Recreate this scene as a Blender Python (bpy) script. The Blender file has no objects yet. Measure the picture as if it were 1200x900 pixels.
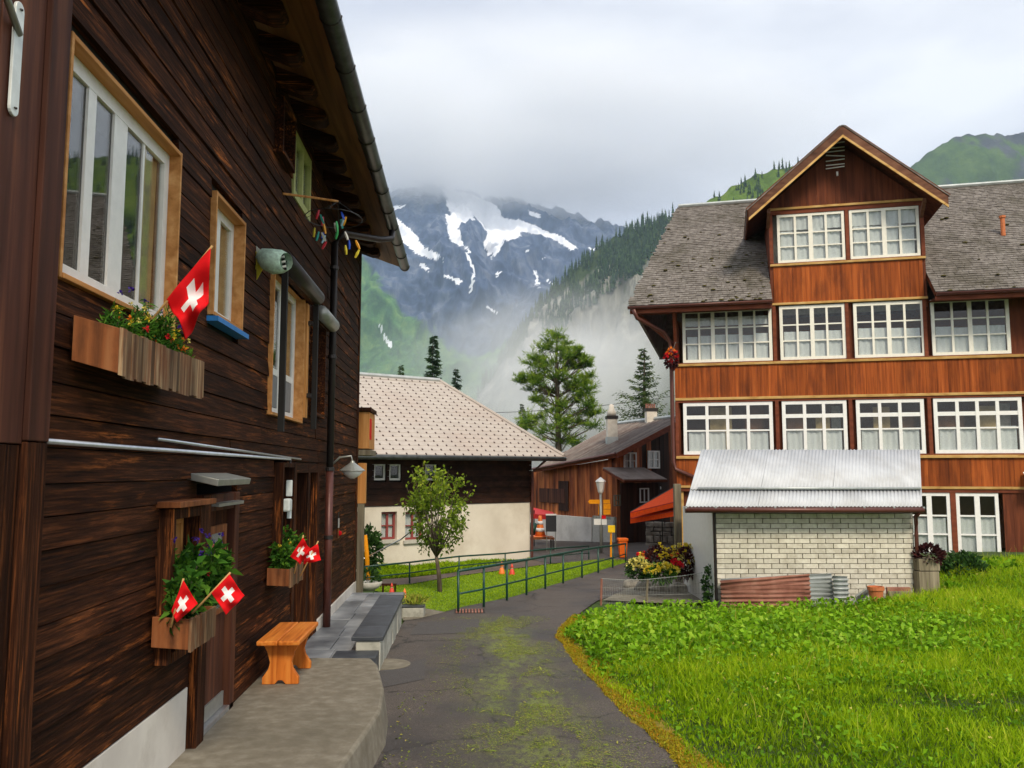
import bpy, bmesh, math, random
import numpy as np
from mathutils import Vector, noise
from mathutils.geometry import tessellate_polygon
random.seed(7); RNG = np.random.default_rng(7)
scene = bpy.context.scene
COL = scene.collection

# ------------------------------------------------------------------ camera
F = 1000.0                                   # focal length in photo pixels (1200 wide)
PITCH = math.atan(.102); YAW = math.atan(.055*math.cos(PITCH))
CAM = np.array([0, 0, 2.3])
fwd = np.array([math.sin(YAW)*math.cos(PITCH), math.cos(YAW)*math.cos(PITCH), math.sin(PITCH)])
rgt = np.array([math.cos(YAW), -math.sin(YAW), 0]); upv = np.cross(rgt, fwd)
cd = bpy.data.cameras.new('camera'); cam = bpy.data.objects.new('camera', cd); COL.objects.link(cam)
cd.sensor_width = 36; cd.lens = 36*F/1200; cd.clip_start = .05; cd.clip_end = 20000
cam.location = CAM; cam.rotation_euler = (math.pi/2+PITCH, 0, -YAW)
scene.camera = cam

# ------------------------------------------------------------------ sky, sun, exposure
SUN_EL, SUN_AZ = math.radians(44), math.radians(168)      # azimuth clockwise from +Y
world = bpy.data.worlds.new('World'); scene.world = world; world.use_nodes = True
nt = world.node_tree; nt.nodes.clear()
def wn(t, **k):
    n = nt.nodes.new(t)
    for a, b in k.items(): setattr(n, a, b)
    return n
sky = wn('ShaderNodeTexSky', sky_type='NISHITA', sun_disc=False, sun_elevation=SUN_EL, sun_rotation=SUN_AZ)
bg1 = wn('ShaderNodeBackground'); bg1.inputs[1].default_value = .1
nt.links.new(sky.outputs[0], bg1.inputs[0])
tcw = wn('ShaderNodeTexCoord'); mpw = wn('ShaderNodeMapping'); mpw.inputs['Scale'].default_value = (1.2, 1.2, 3.2)
nzw = wn('ShaderNodeTexNoise'); nzw.inputs['Scale'].default_value = 2.3; nzw.inputs['Detail'].default_value = 7; nzw.inputs['Roughness'].default_value = .52
rpw = wn('ShaderNodeValToRGB')
rpw.color_ramp.elements[0].position = .36; rpw.color_ramp.elements[0].color = (.385, .395, .44, 1)
rpw.color_ramp.elements[1].position = .64; rpw.color_ramp.elements[1].color = (.585, .585, .595, 1)
bg2 = wn('ShaderNodeBackground'); bg2.inputs[1].default_value = 1.0
mxw = wn('ShaderNodeMixShader'); mxw.inputs[0].default_value = .93
ow = wn('ShaderNodeOutputWorld')
for a, b in ((tcw.outputs['Generated'], mpw.inputs[0]), (mpw.outputs[0], nzw.inputs['Vector']), (nzw.outputs[0], rpw.inputs[0]),
             (rpw.outputs[0], bg2.inputs[0]), (bg1.outputs[0], mxw.inputs[1]), (bg2.outputs[0], mxw.inputs[2]), (mxw.outputs[0], ow.inputs[0])):
    nt.links.new(a, b)
sl = bpy.data.lights.new('sun', 'SUN'); sl.energy = 1.5; sl.angle = math.radians(14); sl.color = (1, .88, .70)
so = bpy.data.objects.new('sun', sl); COL.objects.link(so)
sd = Vector((math.sin(SUN_AZ)*math.cos(SUN_EL), math.cos(SUN_AZ)*math.cos(SUN_EL), math.sin(SUN_EL)))
so.rotation_euler = sd.to_track_quat('Z', 'Y').to_euler(); so.location = (20, -20, 40)
vs = scene.view_settings; vs.view_transform = 'Standard'; vs.look = 'None'; vs.exposure = 1.05; vs.gamma = 1; vs.use_curve_mapping = False
scene.render.engine = 'CYCLES'
scene.cycles.use_denoising = True
scene.cycles.max_bounces = 12; scene.cycles.diffuse_bounces = 3; scene.cycles.glossy_bounces = 3
scene.cycles.transparent_max_bounces = 12; scene.cycles.volume_bounces = 10

# ------------------------------------------------------------------ pixel -> place helpers (pixels of the 1200x900 photo)
def ray(u, v): return fwd + rgt*((u-600)/F) - upv*((v-450)/F)
def ox(u, v, X): d = ray(u, v); return CAM + d*((X-CAM[0])/d[0])
def oy(u, v, Y): d = ray(u, v); return CAM + d*((Y-CAM[1])/d[1])
def oz(u, v, Z): d = ray(u, v); return CAM + d*((Z-CAM[2])/d[2])
def project(p):
    d = np.asarray(p)-CAM; z = d@fwd
    return 600+F*(d@rgt)/z, 450-F*(d@upv)/z
def sstep(a, b, x):
    t = np.clip((x-a)/(b-a), 0, 1); return t*t*(3-2*t)
def G(x, y):                                            # height of the ground
    z = -.02*np.maximum(0, np.asarray(y)-8)
    z = z + .32*sstep(4.6, 9.5, x)*sstep(5, 13, y)*(1-sstep(25, 31, y))
    z = z + .28*sstep(8.2, 13, x)*sstep(6, 14, y)*(1-sstep(25, 31, y))
    z = z - 24*sstep(70, 420, y)
    return z
def gp(u, v, dz=0):                                     # pixel on the ground
    z = 0.
    for _ in range(30):
        p = oz(u, v, z+dz); z = .5*z+.5*float(G(p[0], p[1]))
    return np.array([p[0], p[1], z+dz])

class Fac:                                              # a facade: s along it, n out of it, z up
    def __init__(self, x, y, dx, dy):
        L = math.hypot(dx, dy); self.o = np.array([x, y, 0.]); self.d = np.array([dx/L, dy/L, 0]); self.n = np.array([dy/L, -dx/L, 0])
    def __call__(self, s, n, z): return self.o+self.d*s+self.n*n+np.array([0, 0, z])
    def px(self, u, v, n=0):
        r = ray(u, v); p0 = self.o+self.n*n; k = ((p0-CAM)@self.n)/(r@self.n); p = CAM+r*k
        return (p-p0)@self.d, p[2]

# ------------------------------------------------------------------ mesh helpers
OFF = {}
def finish(o, parent, label, cat, kind, group):
    COL.objects.link(o)
    if parent is not None: o.parent = parent
    if label: o['label'] = label
    if cat: o['category'] = cat
    if kind: o['kind'] = kind
    if group: o['group'] = group
    return o
def thing(name, loc, label, cat, group=None, kind=None):
    o = bpy.data.objects.new(name, None); o.empty_display_size = .1; o.location = loc
    OFF[o] = np.array(loc, float); return finish(o, None, label, cat, kind, group)
def offset_for(parent, V, loc):
    if parent is not None: return OFF[parent], (0, 0, 0)
    if loc is None: lo, hi = V.min(0), V.max(0); loc = ((lo[0]+hi[0])/2, (lo[1]+hi[1])/2, lo[2])
    return np.array(loc, float), loc
class MB:
    def __init__(self): self.v = []; self.f = []; self.m = []
    def add(self, vs, fs, m=0):
        b = len(self.v); self.v += [tuple(map(float, p)) for p in vs]; self.f += [tuple(b+i for i in f) for f in fs]; self.m += [m]*len(fs); return self
    def hexa(self, c, m=0):                             # 8 corners: bottom 4 then top 4
        return self.add(c, [(0, 1, 2, 3), (7, 6, 5, 4), (0, 4, 5, 1), (1, 5, 6, 2), (2, 6, 7, 3), (3, 7, 4, 0)], m)
    def box(self, Fa, s0, s1, n0, n1, z0, z1, m=0):
        T = Fa if Fa is not None else (lambda a, b, c: (a, b, c))
        return self.hexa([T(s, n, z) for z in (z0, z1) for s, n in ((s0, n0), (s1, n0), (s1, n1), (s0, n1))], m)
    def slab(self, pts, th, m=0):                       # polygon (3d points) given a thickness along -normal
        P = [np.array(p, float) for p in pts]; nn = np.cross(P[1]-P[0], P[2]-P[0]); nn /= np.linalg.norm(nn)
        n = len(P); Q = [p-nn*th for p in P]
        return self.add(P+Q, [tuple(range(n)), tuple(range(2*n-1, n-1, -1))]+[(i, i+n, (i+1) % n+n, (i+1) % n) for i in range(n)], m)
    def tube(self, pts, r, k=8, cap=True, m=0):
        P = [np.array(p, float) for p in pts]; R = r if hasattr(r, '__len__') else [r]*len(P); vs = []; fs = []
        for i, p in enumerate(P):
            t = P[min(i+1, len(P)-1)]-P[max(i-1, 0)]; t = t/(np.linalg.norm(t)+1e-9)
            a = np.cross(t, (0, 0, 1) if abs(t[2]) < .9 else (1, 0, 0)); a /= np.linalg.norm(a); b = np.cross(t, a)
            vs += [p+R[i]*(a*math.cos(2*math.pi*j/k)+b*math.sin(2*math.pi*j/k)) for j in range(k)]
        for i in range(len(P)-1):
            fs += [(i*k+j, i*k+(j+1) % k, (i+1)*k+(j+1) % k, (i+1)*k+j) for j in range(k)]
        if cap: fs += [tuple(range(k-1, -1, -1)), tuple((len(P)-1)*k+j for j in range(k))]
        return self.add(vs, fs, m)
    def lathe(self, c, prof, k=16, m=0):                # prof: (r, z)
        vs = [(c[0]+r*math.cos(2*math.pi*j/k), c[1]+r*math.sin(2*math.pi*j/k), c[2]+z) for r, z in prof for j in range(k)]
        fs = [(i*k+j, i*k+(j+1) % k, (i+1)*k+(j+1) % k, (i+1)*k+j) for i in range(len(prof)-1) for j in range(k)]
        fs += [tuple(range(k-1, -1, -1)), tuple((len(prof)-1)*k+j for j in range(k))]
        return self.add(vs, fs, m)
    def grid(self, A, m=0):                             # A: rows x cols x 3
        r, c = A.shape[:2]
        return self.add(A.reshape(-1, 3), [(i*c+j, i*c+j+1, (i+1)*c+j+1, (i+1)*c+j) for i in range(r-1) for j in range(c-1)], m)
    def poly(self, pts2, dz=0):                         # flat polygon laid on the ground
        t = tessellate_polygon([[Vector((p[0], p[1], 0)) for p in pts2]])
        return self.add([(p[0], p[1], float(G(p[0], p[1]))+dz) for p in pts2], [tuple(x) for x in t])
    def build(self, name, mat, parent=None, smooth=False, bevel=0, loc=None, label=None, cat=None, kind=None, group=None, normals=True):
        V = np.array(self.v); off, loc = offset_for(parent, V, loc)
        me = bpy.data.meshes.new(name); me.from_pydata((V-off).tolist(), [], self.f)
        mats = mat if isinstance(mat, (list, tuple)) else [mat]
        for x in mats: me.materials.append(MT[x])
        if len(mats) > 1: me.polygons.foreach_set('material_index', self.m)
        if normals and len(self.f) < 4000:
            bm = bmesh.new(); bm.from_mesh(me); bmesh.ops.recalc_face_normals(bm, faces=bm.faces); bm.to_mesh(me); bm.free()
        if smooth: me.polygons.foreach_set('use_smooth', [True]*len(me.polygons))
        o = bpy.data.objects.new(name, me); o.location = loc; OFF[o] = off
        if bevel:
            b = o.modifiers.new('bevel', 'BEVEL'); b.width = bevel; b.segments = 2; b.limit_method = 'ANGLE'
        return finish(o, parent, label, cat, kind, group)
def fast_mesh(name, V, faces, mat, parent=None, tint=None, loc=None, label=None, cat=None, kind=None, group=None, smooth=False, attrs=None):
    V = np.asarray(V, np.float64); off, loc = offset_for(parent, V, loc); V = V-off
    faces = np.asarray(faces, np.int32); k = faces.shape[1]
    me = bpy.data.meshes.new(name); me.vertices.add(len(V)); me.vertices.foreach_set('co', V.astype(np.float32).ravel())
    me.loops.add(faces.size); me.loops.foreach_set('vertex_index', faces.ravel())
    me.polygons.add(len(faces)); me.polygons.foreach_set('loop_start', np.arange(0, faces.size, k, dtype=np.int32))
    if smooth: me.polygons.foreach_set('use_smooth', np.ones(len(faces), bool))
    me.materials.append(MT[mat]); me.update(calc_edges=True)
    at = dict(attrs or {})
    if tint is not None: at['tint'] = tint
    for nme, arr in at.items():
        a = me.attributes.new(nme, 'FLOAT', 'POINT'); a.data.foreach_set('value', np.asarray(arr, np.float32))
    o = bpy.data.objects.new(name, me); o.location = loc; OFF[o] = off
    return finish(o, parent, label, cat, kind, group)
def unit(A): return A/(np.linalg.norm(A, axis=-1, keepdims=True)+1e-9)
def leaves(P, D, L, W, mid=.45, bend=.15, flat=None):
    """rhombic leaf faces: base points P, directions D, lengths L, widths W -> verts, quads"""
    N = len(P); D = unit(D); r = RNG.normal(size=(N, 3))
    if flat is not None: r = r*(1-flat)+np.cross(D, np.array([0, 0, 1.]))*flat*3
    S = unit(r-(r*D).sum(1, keepdims=True)*D); U = np.cross(S, D)
    L = np.broadcast_to(L, N)[:, None]; W = np.broadcast_to(W, N)[:, None]
    V = np.stack([P, P+D*L*mid+S*W/2+U*L*bend, P+D*L-np.array([0, 0, 1])*L*bend, P+D*L*mid-S*W/2+U*L*bend], 1).reshape(-1, 3)
    return V, np.arange(4*N).reshape(N, 4)
def leaf_obj(name, P, D, L, W, mat, parent=None, tint=None, **k):
    lk = {a: k.pop(a) for a in ('mid', 'bend', 'flat') if a in k}
    V, Q = leaves(P, D, L, W, **lk)
    t = RNG.random(len(P)) if tint is None else tint
    return fast_mesh(name, V, Q, mat, parent, tint=np.repeat(t, 4), **k)
def ball(n, c, r, hollow=.4):
    d = unit(RNG.normal(size=(n, 3))); rad = (hollow+(1-hollow)*RNG.random((n, 1)))**.5
    return np.asarray(c)+d*rad*np.asarray(r), d

# ------------------------------------------------------------------ materials
MT = {}
def new_mat(name):
    m = bpy.data.materials.new(name); m.use_nodes = True; t = m.node_tree; t.nodes.clear(); MT[name] = m
    out = t.nodes.new('ShaderNodeOutputMaterial'); return m, t, out
def nd(t, typ, ins=None, **k):
    n = t.nodes.new(typ)
    for a, b in k.items(): setattr(n, a, b)
    for a, b in (ins or {}).items():
        if hasattr(b, 'links') or isinstance(b, bpy.types.NodeSocket): t.links.new(b, n.inputs[a])
        else: n.inputs[a].default_value = b
    return n
def ramp(t, fac, cols, pos=None):
    r = nd(t, 'ShaderNodeValToRGB', {0: fac}); e = r.color_ramp.elements; n = len(cols)
    pos = pos or [.3+.4*i/(n-1) for i in range(n)]
    while len(e) < n: e.new(.5)
    for i in range(n): e[i].position = pos[i]; e[i].color = (*cols[i], 1)
    return r
def mixc(t, fac, a, b, mode='MIX'):
    m = nd(t, 'ShaderNodeMix', data_type='RGBA', blend_type=mode)
    for i, x in ((0, fac), (6, a), (7, b)):
        if isinstance(x, bpy.types.NodeSocket): t.links.new(x, m.inputs[i])
        else: m.inputs[i].default_value = (*x, 1) if isinstance(x, tuple) else x
    return m.outputs[2]
def noise_tex(t, sc=(1, 1, 1), ns=5, det=6, rgh=.55, dist=0, co='Object'):
    tc = nd(t, 'ShaderNodeTexCoord'); mp = nd(t, 'ShaderNodeMapping', {0: tc.outputs[co], 'Scale': sc})
    return nd(t, 'ShaderNodeTexNoise', {'Vector': mp.outputs[0], 'Scale': ns, 'Detail': det, 'Roughness': rgh, 'Distortion': dist})
def Mt(name, cols, sc=(1, 1, 1), ns=5, det=6, rough=.7, bump=.2, pos=None, rnd=.0, dist=0, metal=0, spec=.4, dirt=None, bd=.01, dsc=(1, 1, 1)):
    """noise-ramped surface; dirt=(colour, scale, amount); rnd: brightness spread from piece to piece"""
    m, t, out = new_mat(name)
    nz = noise_tex(t, sc, ns, det, dist=dist); c = ramp(t, nz.outputs[0], cols, pos).outputs[0]
    if dirt:
        n2 = noise_tex(t, dsc, dirt[1], 8, .65); r2 = ramp(t, n2.outputs[0], [(0, 0, 0), (1, 1, 1)], [.48, .7])
        mm = nd(t, 'ShaderNodeMath', {0: r2.outputs[0], 1: dirt[2]}, operation='MULTIPLY'); c = mixc(t, mm.outputs[0], c, dirt[0])
    if rnd:
        oi = nd(t, 'ShaderNodeObjectInfo'); mr = nd(t, 'ShaderNodeMapRange', {0: oi.outputs['Random'], 3: 1-rnd, 4: 1+rnd})
        hs = nd(t, 'ShaderNodeHueSaturation', {'Value': mr.outputs[0], 'Color': c}); c = hs.outputs[0]
    b = nd(t, 'ShaderNodeBsdfPrincipled', {'Base Color': c, 'Roughness': rough, 'Metallic': metal, 'Specular IOR Level': spec})
    if bump:
        bp = nd(t, 'ShaderNodeBump', {'Height': nz.outputs[0], 'Strength': bump, 'Distance': bd}); t.links.new(bp.outputs[0], b.inputs['Normal'])
    t.links.new(b.outputs[0], out.inputs[0]); return m
def leafM(name, cols, trans=.3, rough=.5, pos=None):
    m, t, out = new_mat(name); a = nd(t, 'ShaderNodeAttribute', attribute_name='tint')
    c = ramp(t, a.outputs['Fac'], cols, pos or [i/(len(cols)-1) for i in range(len(cols))]).outputs[0]
    b = nd(t, 'ShaderNodeBsdfPrincipled', {'Base Color': c, 'Roughness': rough, 'Specular IOR Level': .12})
    tr = nd(t, 'ShaderNodeBsdfTranslucent', {'Color': c}); mx = nd(t, 'ShaderNodeMixShader', {0: trans, 1: b.outputs[0], 2: tr.outputs[0]})
    t.links.new(mx.outputs[0], out.inputs[0])
def flatM(name, c, rough=.5, metal=0, spec=.5, var=.12, ns=14):
    lo = tuple(x*(1-var) for x in c); hi = tuple(min(1, x*(1+var)) for x in c)
    Mt(name, [lo, hi], ns=ns, rough=rough, metal=metal, spec=spec, bump=.06)
def woodM(name, axis, cols, pos=None, rnd=.25, rough=.62, ns=9, stretch=.06, dirt=None, bump=.35, spec=.14, dsc=(1, 1, 1)):
    sc = [1, 1, 1]; sc['xyz'.index(axis)] = stretch
    Mt(name, cols, sc=tuple(sc), ns=ns, det=9, rough=rough, pos=pos, rnd=rnd, dist=.35, dirt=dirt, bump=bump, bd=.006, spec=spec, dsc=dsc)

def chalet_wood(name, axis):                            # dark tarred boards, brown grain rubbed orange in thin streaks
    m, t, out = new_mat(name)
    def along(k): q = [1, 1, 1]; q['xyz'.index(axis)] = k; return tuple(q)
    g = noise_tex(t, along(.035), 55, 8, .68, .1); lg = noise_tex(t, along(.3), 3.2, 6, .6)
    c = ramp(t, g.outputs[0], [(.008, .003, .0015), (.046, .0155, .0062), (.15, .049, .016)], [.33, .52, .7]).outputs[0]
    c = mixc(t, ramp(t, lg.outputs[0], [(0, 0, 0), (.75,)*3], [.4, .62]).outputs[0], c, mixc(t, 1., c, (.42, .36, .34), 'MULTIPLY'))
    w = noise_tex(t, along(.10), 13, 9, .72, .0); wr = ramp(t, w.outputs[0], [(0, 0, 0), (1, 1, 1)], [.54, .67])
    gr = ramp(t, g.outputs[0], [(0, 0, 0), (1, 1, 1)], [.42, .56])
    big = noise_tex(t, along(.5), .9, 3, .5); bg_ = ramp(t, big.outputs[0], [(.12,)*3, (1, 1, 1)], [.43, .57])
    mm = nd(t, 'ShaderNodeMath', {0: nd(t, 'ShaderNodeMath', {0: wr.outputs[0], 1: gr.outputs[0]}, operation='MULTIPLY').outputs[0], 1: bg_.outputs[0]}, operation='MULTIPLY')
    c = mixc(t, mm.outputs[0], c, (.47, .14, .03))
    oi = nd(t, 'ShaderNodeObjectInfo'); mr = nd(t, 'ShaderNodeMapRange', {0: oi.outputs['Random'], 3: .65, 4: 1.4})
    c = nd(t, 'ShaderNodeHueSaturation', {'Value': mr.outputs[0], 'Color': c}).outputs[0]
    b = nd(t, 'ShaderNodeBsdfPrincipled', {'Base Color': c, 'Roughness': .75, 'Specular IOR Level': .1})
    bp = nd(t, 'ShaderNodeBump', {'Height': g.outputs[0], 'Strength': .7, 'Distance': .006}); t.links.new(bp.outputs[0], b.inputs['Normal'])
    t.links.new(b.outputs[0], out.inputs[0])
for ax in 'xyz': chalet_wood('dark_board_'+ax, ax)
woodM('red_post', 'z', [(.03, .012, .008), (.075, .027, .017), (.16, .06, .03)], rnd=.2)
woodM('casing', 'y', [(.4, .17, .05), (.56, .26, .085), (.7, .38, .15)], rnd=.12, ns=12)
woodM('casing_z', 'z', [(.36, .14, .035), (.54, .24, .07), (.66, .35, .13)], rnd=.12, ns=12)
woodM('bench_wood', 'y', [(.36, .085, .012), (.62, .18, .026), (.74, .27, .05)], pos=[.3, .48, .66], rnd=.12, rough=.5, ns=26, stretch=.05, dirt=((.34, .09, .015), 5, .2))
woodM('bench_leg', 'z', [(.36, .085, .012), (.6, .17, .025), (.72, .26, .048)], pos=[.3, .48, .66], rnd=.12, rough=.5, ns=22, stretch=.06)
woodM('box_slat', 'z', [(.04, .02, .01), (.15, .085, .045), (.27, .19, .11), (.26, .08, .022)], pos=[.25, .45, .6, .72], rnd=.55, ns=30, dirt=((.16, .05, .018), 9, .8), dsc=(1, 1, .35))
woodM('box_end', 'z', [(.11, .04, .016), (.23, .078, .027), (.30, .125, .05)], rnd=.15, ns=18, dirt=((.07, .03, .015), 7, .75), dsc=(1, 1, .5))
woodM('old_grey', 'z', [(.1, .085, .06), (.2, .17, .115), (.3, .26, .18)], rnd=.2, ns=14)
woodM('house_board', 'z', [(.15, .035, .009), (.29, .068, .014), (.42, .112, .024)], rnd=.2, ns=15, stretch=.04, rough=.75, dirt=((.085, .022, .009), 2.6, .75), dsc=(1, 1, .28))
woodM('house_dark', 'z', [(.07, .02, .01), (.135, .038, .017), (.2, .058, .024)], rnd=.22, ns=14, stretch=.05, rough=.75, dirt=((.05, .016, .009), 2.4, .7), dsc=(1, 1, .3))
woodM('beam_red', 'x', [(.12, .03, .015), (.17, .045, .02), (.22, .06, .03)], rnd=.1)
woodM('trim_yellow', 'x', [(.34, .17, .05), (.52, .31, .1), (.6, .4, .16)], rnd=.15)
woodM('barge', 'x', [(.07, .03, .018), (.13, .055, .03), (.19, .09, .05)], rnd=.15)
woodM('soffit', 'y', [(.08, .035, .012), (.2, .09, .03), (.3, .15, .055)], rnd=.2, ns=6)
woodM('barn_board', 'z', [(.05, .018, .01), (.26, .068, .022), (.52, .17, .05)], pos=[.3, .46, .66], rnd=.4, ns=5, stretch=.12)
woodM('barn_dark', 'z', [(.02, .009, .006), (.045, .018, .011), (.08, .03, .016)], rnd=.3, ns=7)
woodM('barn_h', 'x', [(.016, .008, .006), (.034, .015, .01), (.06, .026, .016)], rnd=.3, ns=7)
flatM('black', (.008, .007, .006), .8); flatM('dark_metal', (.035, .03, .028), .45, .4); flatM('brown_metal', (.11, .035, .025), .4, .2)
Mt('gutter_grey', [(.05, .055, .055), (.1, .11, .11)], ns=8, rough=.4, metal=.5)
flatM('white_paint', (.84, .83, .79), .35, var=.05); flatM('cream_paint', (.82, .79, .68), .4, var=.06); flatM('steel', (.55, .57, .6), .3, .8); flatM('white_plastic', (.7, .74, .72), .35)
Mt('plinth', [(.56, .52, .46), (.72, .68, .6)], ns=2, det=8, rough=.9, bump=.25, dirt=((.3, .25, .19), 1.5, .5))
Mt('white_wall', [(.64, .58, .48), (.8, .74, .63)], ns=1.2, det=8, rough=.9, bump=.2, dirt=((.42, .33, .22), .9, .45))
Mt('rough_wall', [(.58, .55, .5), (.78, .75, .69)], ns=4, det=9, rough=.95, bump=.6, dirt=((.2, .18, .15), 2, .5))
Mt('stone_wall', [(.1, .09, .075), (.24, .21, .17), (.36, .33, .27)], ns=6, det=9, rough=.95, bump=.8, rnd=.3)
Mt('concrete', [(.145, .125, .09), (.185, .162, .12), (.25, .225, .175)], ns=9, det=12, rough=.85, bump=.3, dirt=((.1, .088, .06), 1.1, .55))
Mt('concrete_lt', [(.3, .3, .25), (.5, .49, .42)], sc=(1, 1, .5), ns=5, det=9, rough=.9, bump=.4, rnd=.15, dirt=((.1, .1, .075), 4, .8))
Mt('slate_wet', [(.08, .09, .105), (.2, .215, .235), (.33, .345, .36)], ns=2.2, det=8, rough=.32, bump=.15, rnd=.25)
Mt('slate_dark', [(.022, .026, .032), (.06, .068, .08)], ns=6, det=8, rough=.45, bump=.4, rnd=.2)
def asphalt():
    m, t, out = new_mat('asphalt')
    a = noise_tex(t, (1, 1, 1), 75, 6, .8); b = noise_tex(t, (1, 1, 1), .9, 8, .6); d = noise_tex(t, (1, .45, 1), 1.1, 7, .62, .6)
    c = ramp(t, a.outputs[0], [(.022, .018, .015), (.094, .077, .066), (.26, .22, .185)], [.32, .52, .72]).outputs[0]
    c = mixc(t, ramp(t, b.outputs[0], [(0, 0, 0), (1, 1, 1)], [.42, .66]).outputs[0], c, (.045, .037, .033))
    wob = noise_tex(t, (1, 1, 1), 2.5, 5, .6); tcc = nd(t, 'ShaderNodeTexCoord'); vm = nd(t, 'ShaderNodeVectorMath', {0: tcc.outputs['Object'], 1: nd(t, 'ShaderNodeVectorMath', {0: wob.outputs['Color'], 1: (.5, .5, .5)}, operation='MULTIPLY').outputs[0]}, operation='ADD')
    vo = nd(t, 'ShaderNodeTexVoronoi', {'Vector': vm.outputs[0], 'Scale': .62}, feature='DISTANCE_TO_EDGE')
    c = mixc(t, ramp(t, vo.outputs['Distance'], [(.75,)*3, (0, 0, 0)], [.004, .014]).outputs[0], c, (.018, .015, .012))
    w = nd(t, 'ShaderNodeAttribute', attribute_name='moss')
    f = nd(t, 'ShaderNodeMath', {0: ramp(t, d.outputs[0], [(0, 0, 0), (1, 1, 1)], [.38, .55]).outputs[0], 1: w.outputs['Fac']}, operation='MULTIPLY')
    f2 = nd(t, 'ShaderNodeMath', {0: f.outputs[0], 1: ramp(t, nd(t, 'ShaderNodeMath', {0: a.outputs[0], 1: noise_tex(t, (1, .6, 1), 14, 8, .75).outputs[0]}, operation='ADD').outputs[0], [(0, 0, 0), (1, 1, 1)], [.98, 1.1]).outputs[0]}, operation='MULTIPLY')
    c = mixc(t, f2.outputs[0], c, (.19, .23, .03))
    rr = nd(t, 'ShaderNodeMapRange', {0: b.outputs[0], 1: .35, 2: .65, 3: .8, 4: .5})
    bs = nd(t, 'ShaderNodeBsdfPrincipled', {'Base Color': c, 'Roughness': rr.outputs[0], 'Specular IOR Level': .35})
    bp = nd(t, 'ShaderNodeBump', {'Height': a.outputs[0], 'Strength': .5, 'Distance': .008}); t.links.new(bp.outputs[0], bs.inputs['Normal'])
    t.links.new(bs.outputs[0], out.inputs[0])
asphalt()
Mt('asphalt_patch', [(.03, .026, .025), (.075, .066, .062), (.13, .12, .11)], ns=140, det=4, rough=.7, bump=.5)
Mt('path_tar', [(.1, .075, .06), (.17, .13, .11)], ns=20, det=8, rough=.9, bump=.4)
Mt('soil', [(.03, .05, .008), (.05, .10, .012)], ns=3, det=8, rough=1, bump=.6, dirt=((.035, .03, .012), 2, .6))
Mt('lawn_ground', [(.10, .17, .012), (.17, .27, .02)], ns=2, det=9, rough=1, bump=.5)
Mt('moss_ground', [(.14, .12, .015), (.3, .22, .02)], ns=9, det=8, rough=1, bump=.8, bd=.03)
Mt('meadow', [(.035, .085, .015), (.08, .15, .025)], ns=.02, det=9, rough=1, bump=0)
Mt('roof_slate', [(.10, .086, .075), (.165, .145, .125), (.25, .225, .2)], ns=7, det=3, rough=.8, pos=[.3, .5, .72], bump=.3, dirt=((.05, .042, .02), .9, .85))
Mt('roof_pink', [(.40, .35, .305), (.49, .435, .38)], ns=4, det=8, rough=.85, bump=.15, dirt=((.36, .25, .2), .5, .4))
Mt('roof_brown', [(.16, .135, .12), (.26, .22, .195)], ns=3, det=8, rough=.8, bump=.25, rnd=.2, dirt=((.13, .06, .04), 1.4, .6))
flatM('hook', (.05, .02, .018), .7)
Mt('moss_tuft', [(.05, .045, .012), (.11, .09, .02)], ns=20, rough=1, bump=.5)
Mt('zinc_roof', [(.44, .46, .48), (.56, .58, .60)], sc=(1, .2, 1), ns=3, det=8, rough=.6, metal=.1, bump=.05, dirt=((.3, .28, .24), 1.5, .35))
Mt('zinc', [(.34, .37, .36), (.52, .55, .54)], ns=3, det=8, rough=.5, metal=.4, bump=.05)
Mt('rust', [(.2, .075, .05), (.3, .13, .09), (.38, .2, .15)], ns=4, det=9, rough=.9, bump=.3)
Mt('brick_cream', [(.55, .51, .42), (.7, .67, .57)], ns=14, det=7, rough=.9, bump=.35, rnd=.12, dirt=((.3, .26, .18), 4, .4))
flatM('mortar', (.17, .15, .11), .95); flatM('interior', (.03, .02, .015), .9); flatM('interior_brown', (.16, .07, .03), .8)
Mt('chimney', [(.62, .56, .46), (.76, .7, .6)], ns=5, rough=.9, bump=.3, dirt=((.35, .3, .24), 3, .5))
flatM('flag_red', (.72, .008, .012), .75, spec=.15); flatM('flag_white', (.82, .82, .82), .75, spec=.15)
flatM('awning_red', (.9, .09, .012), .8, spec=.1); flatM('awning_dark', (.5, .02, .02), .7); flatM('sign_orange', (.95, .34, .008), .6, spec=.15); flatM('sign_yellow', (.95, .6, .02), .6, spec=.15)
flatM('bin_orange', (.9, .16, .015), .6, spec=.15); flatM('rail_green', (.004, .05, .034), .4); flatM('lamp_glass', (.9, .88, .82), .3, var=.03); flatM('lamp_grey', (.35, .36, .33), .4, .5)
flatM('blue', (.02, .2, .55), .5); flatM('grey_panel', (.2, .21, .22), .5); flatM('yellow_frame', (.5, .52, .2), .5); flatM('red_frame', (.25, .045, .04), .5)
flatM('pot_terracotta', (.5, .15, .05), .8); flatM('pot_stone', (.5, .48, .42), .85); flatM('pole_wood', (.55, .33, .12), .6); flatM('teal', (.02, .2, .2), .6)
flatM('sock_green', (.45, .62, .5), .7, var=.3, ns=25); flatM('sock_yellow', (.75, .65, .05), .7); flatM('sock_white', (.75, .77, .7), .7); flatM('cord', (.03, .03, .03), .6)
flatM('board_black', (.02, .022, .025), .7); flatM('figure_red', (.7, .06, .03), .5); flatM('figure_orange', (.85, .2, .03), .5); flatM('skin_tone', (.6, .38, .27), .6)
for i, c in enumerate([(.02, .08, .5), (.8, .35, .02), (.75, .6, .05), (.6, .03, .05), (.02, .35, .3), (.7, .68, .6), (.05, .4, .12), (.3, .5, .6)]): flatM('peg%d' % i, c, .4)
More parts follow.
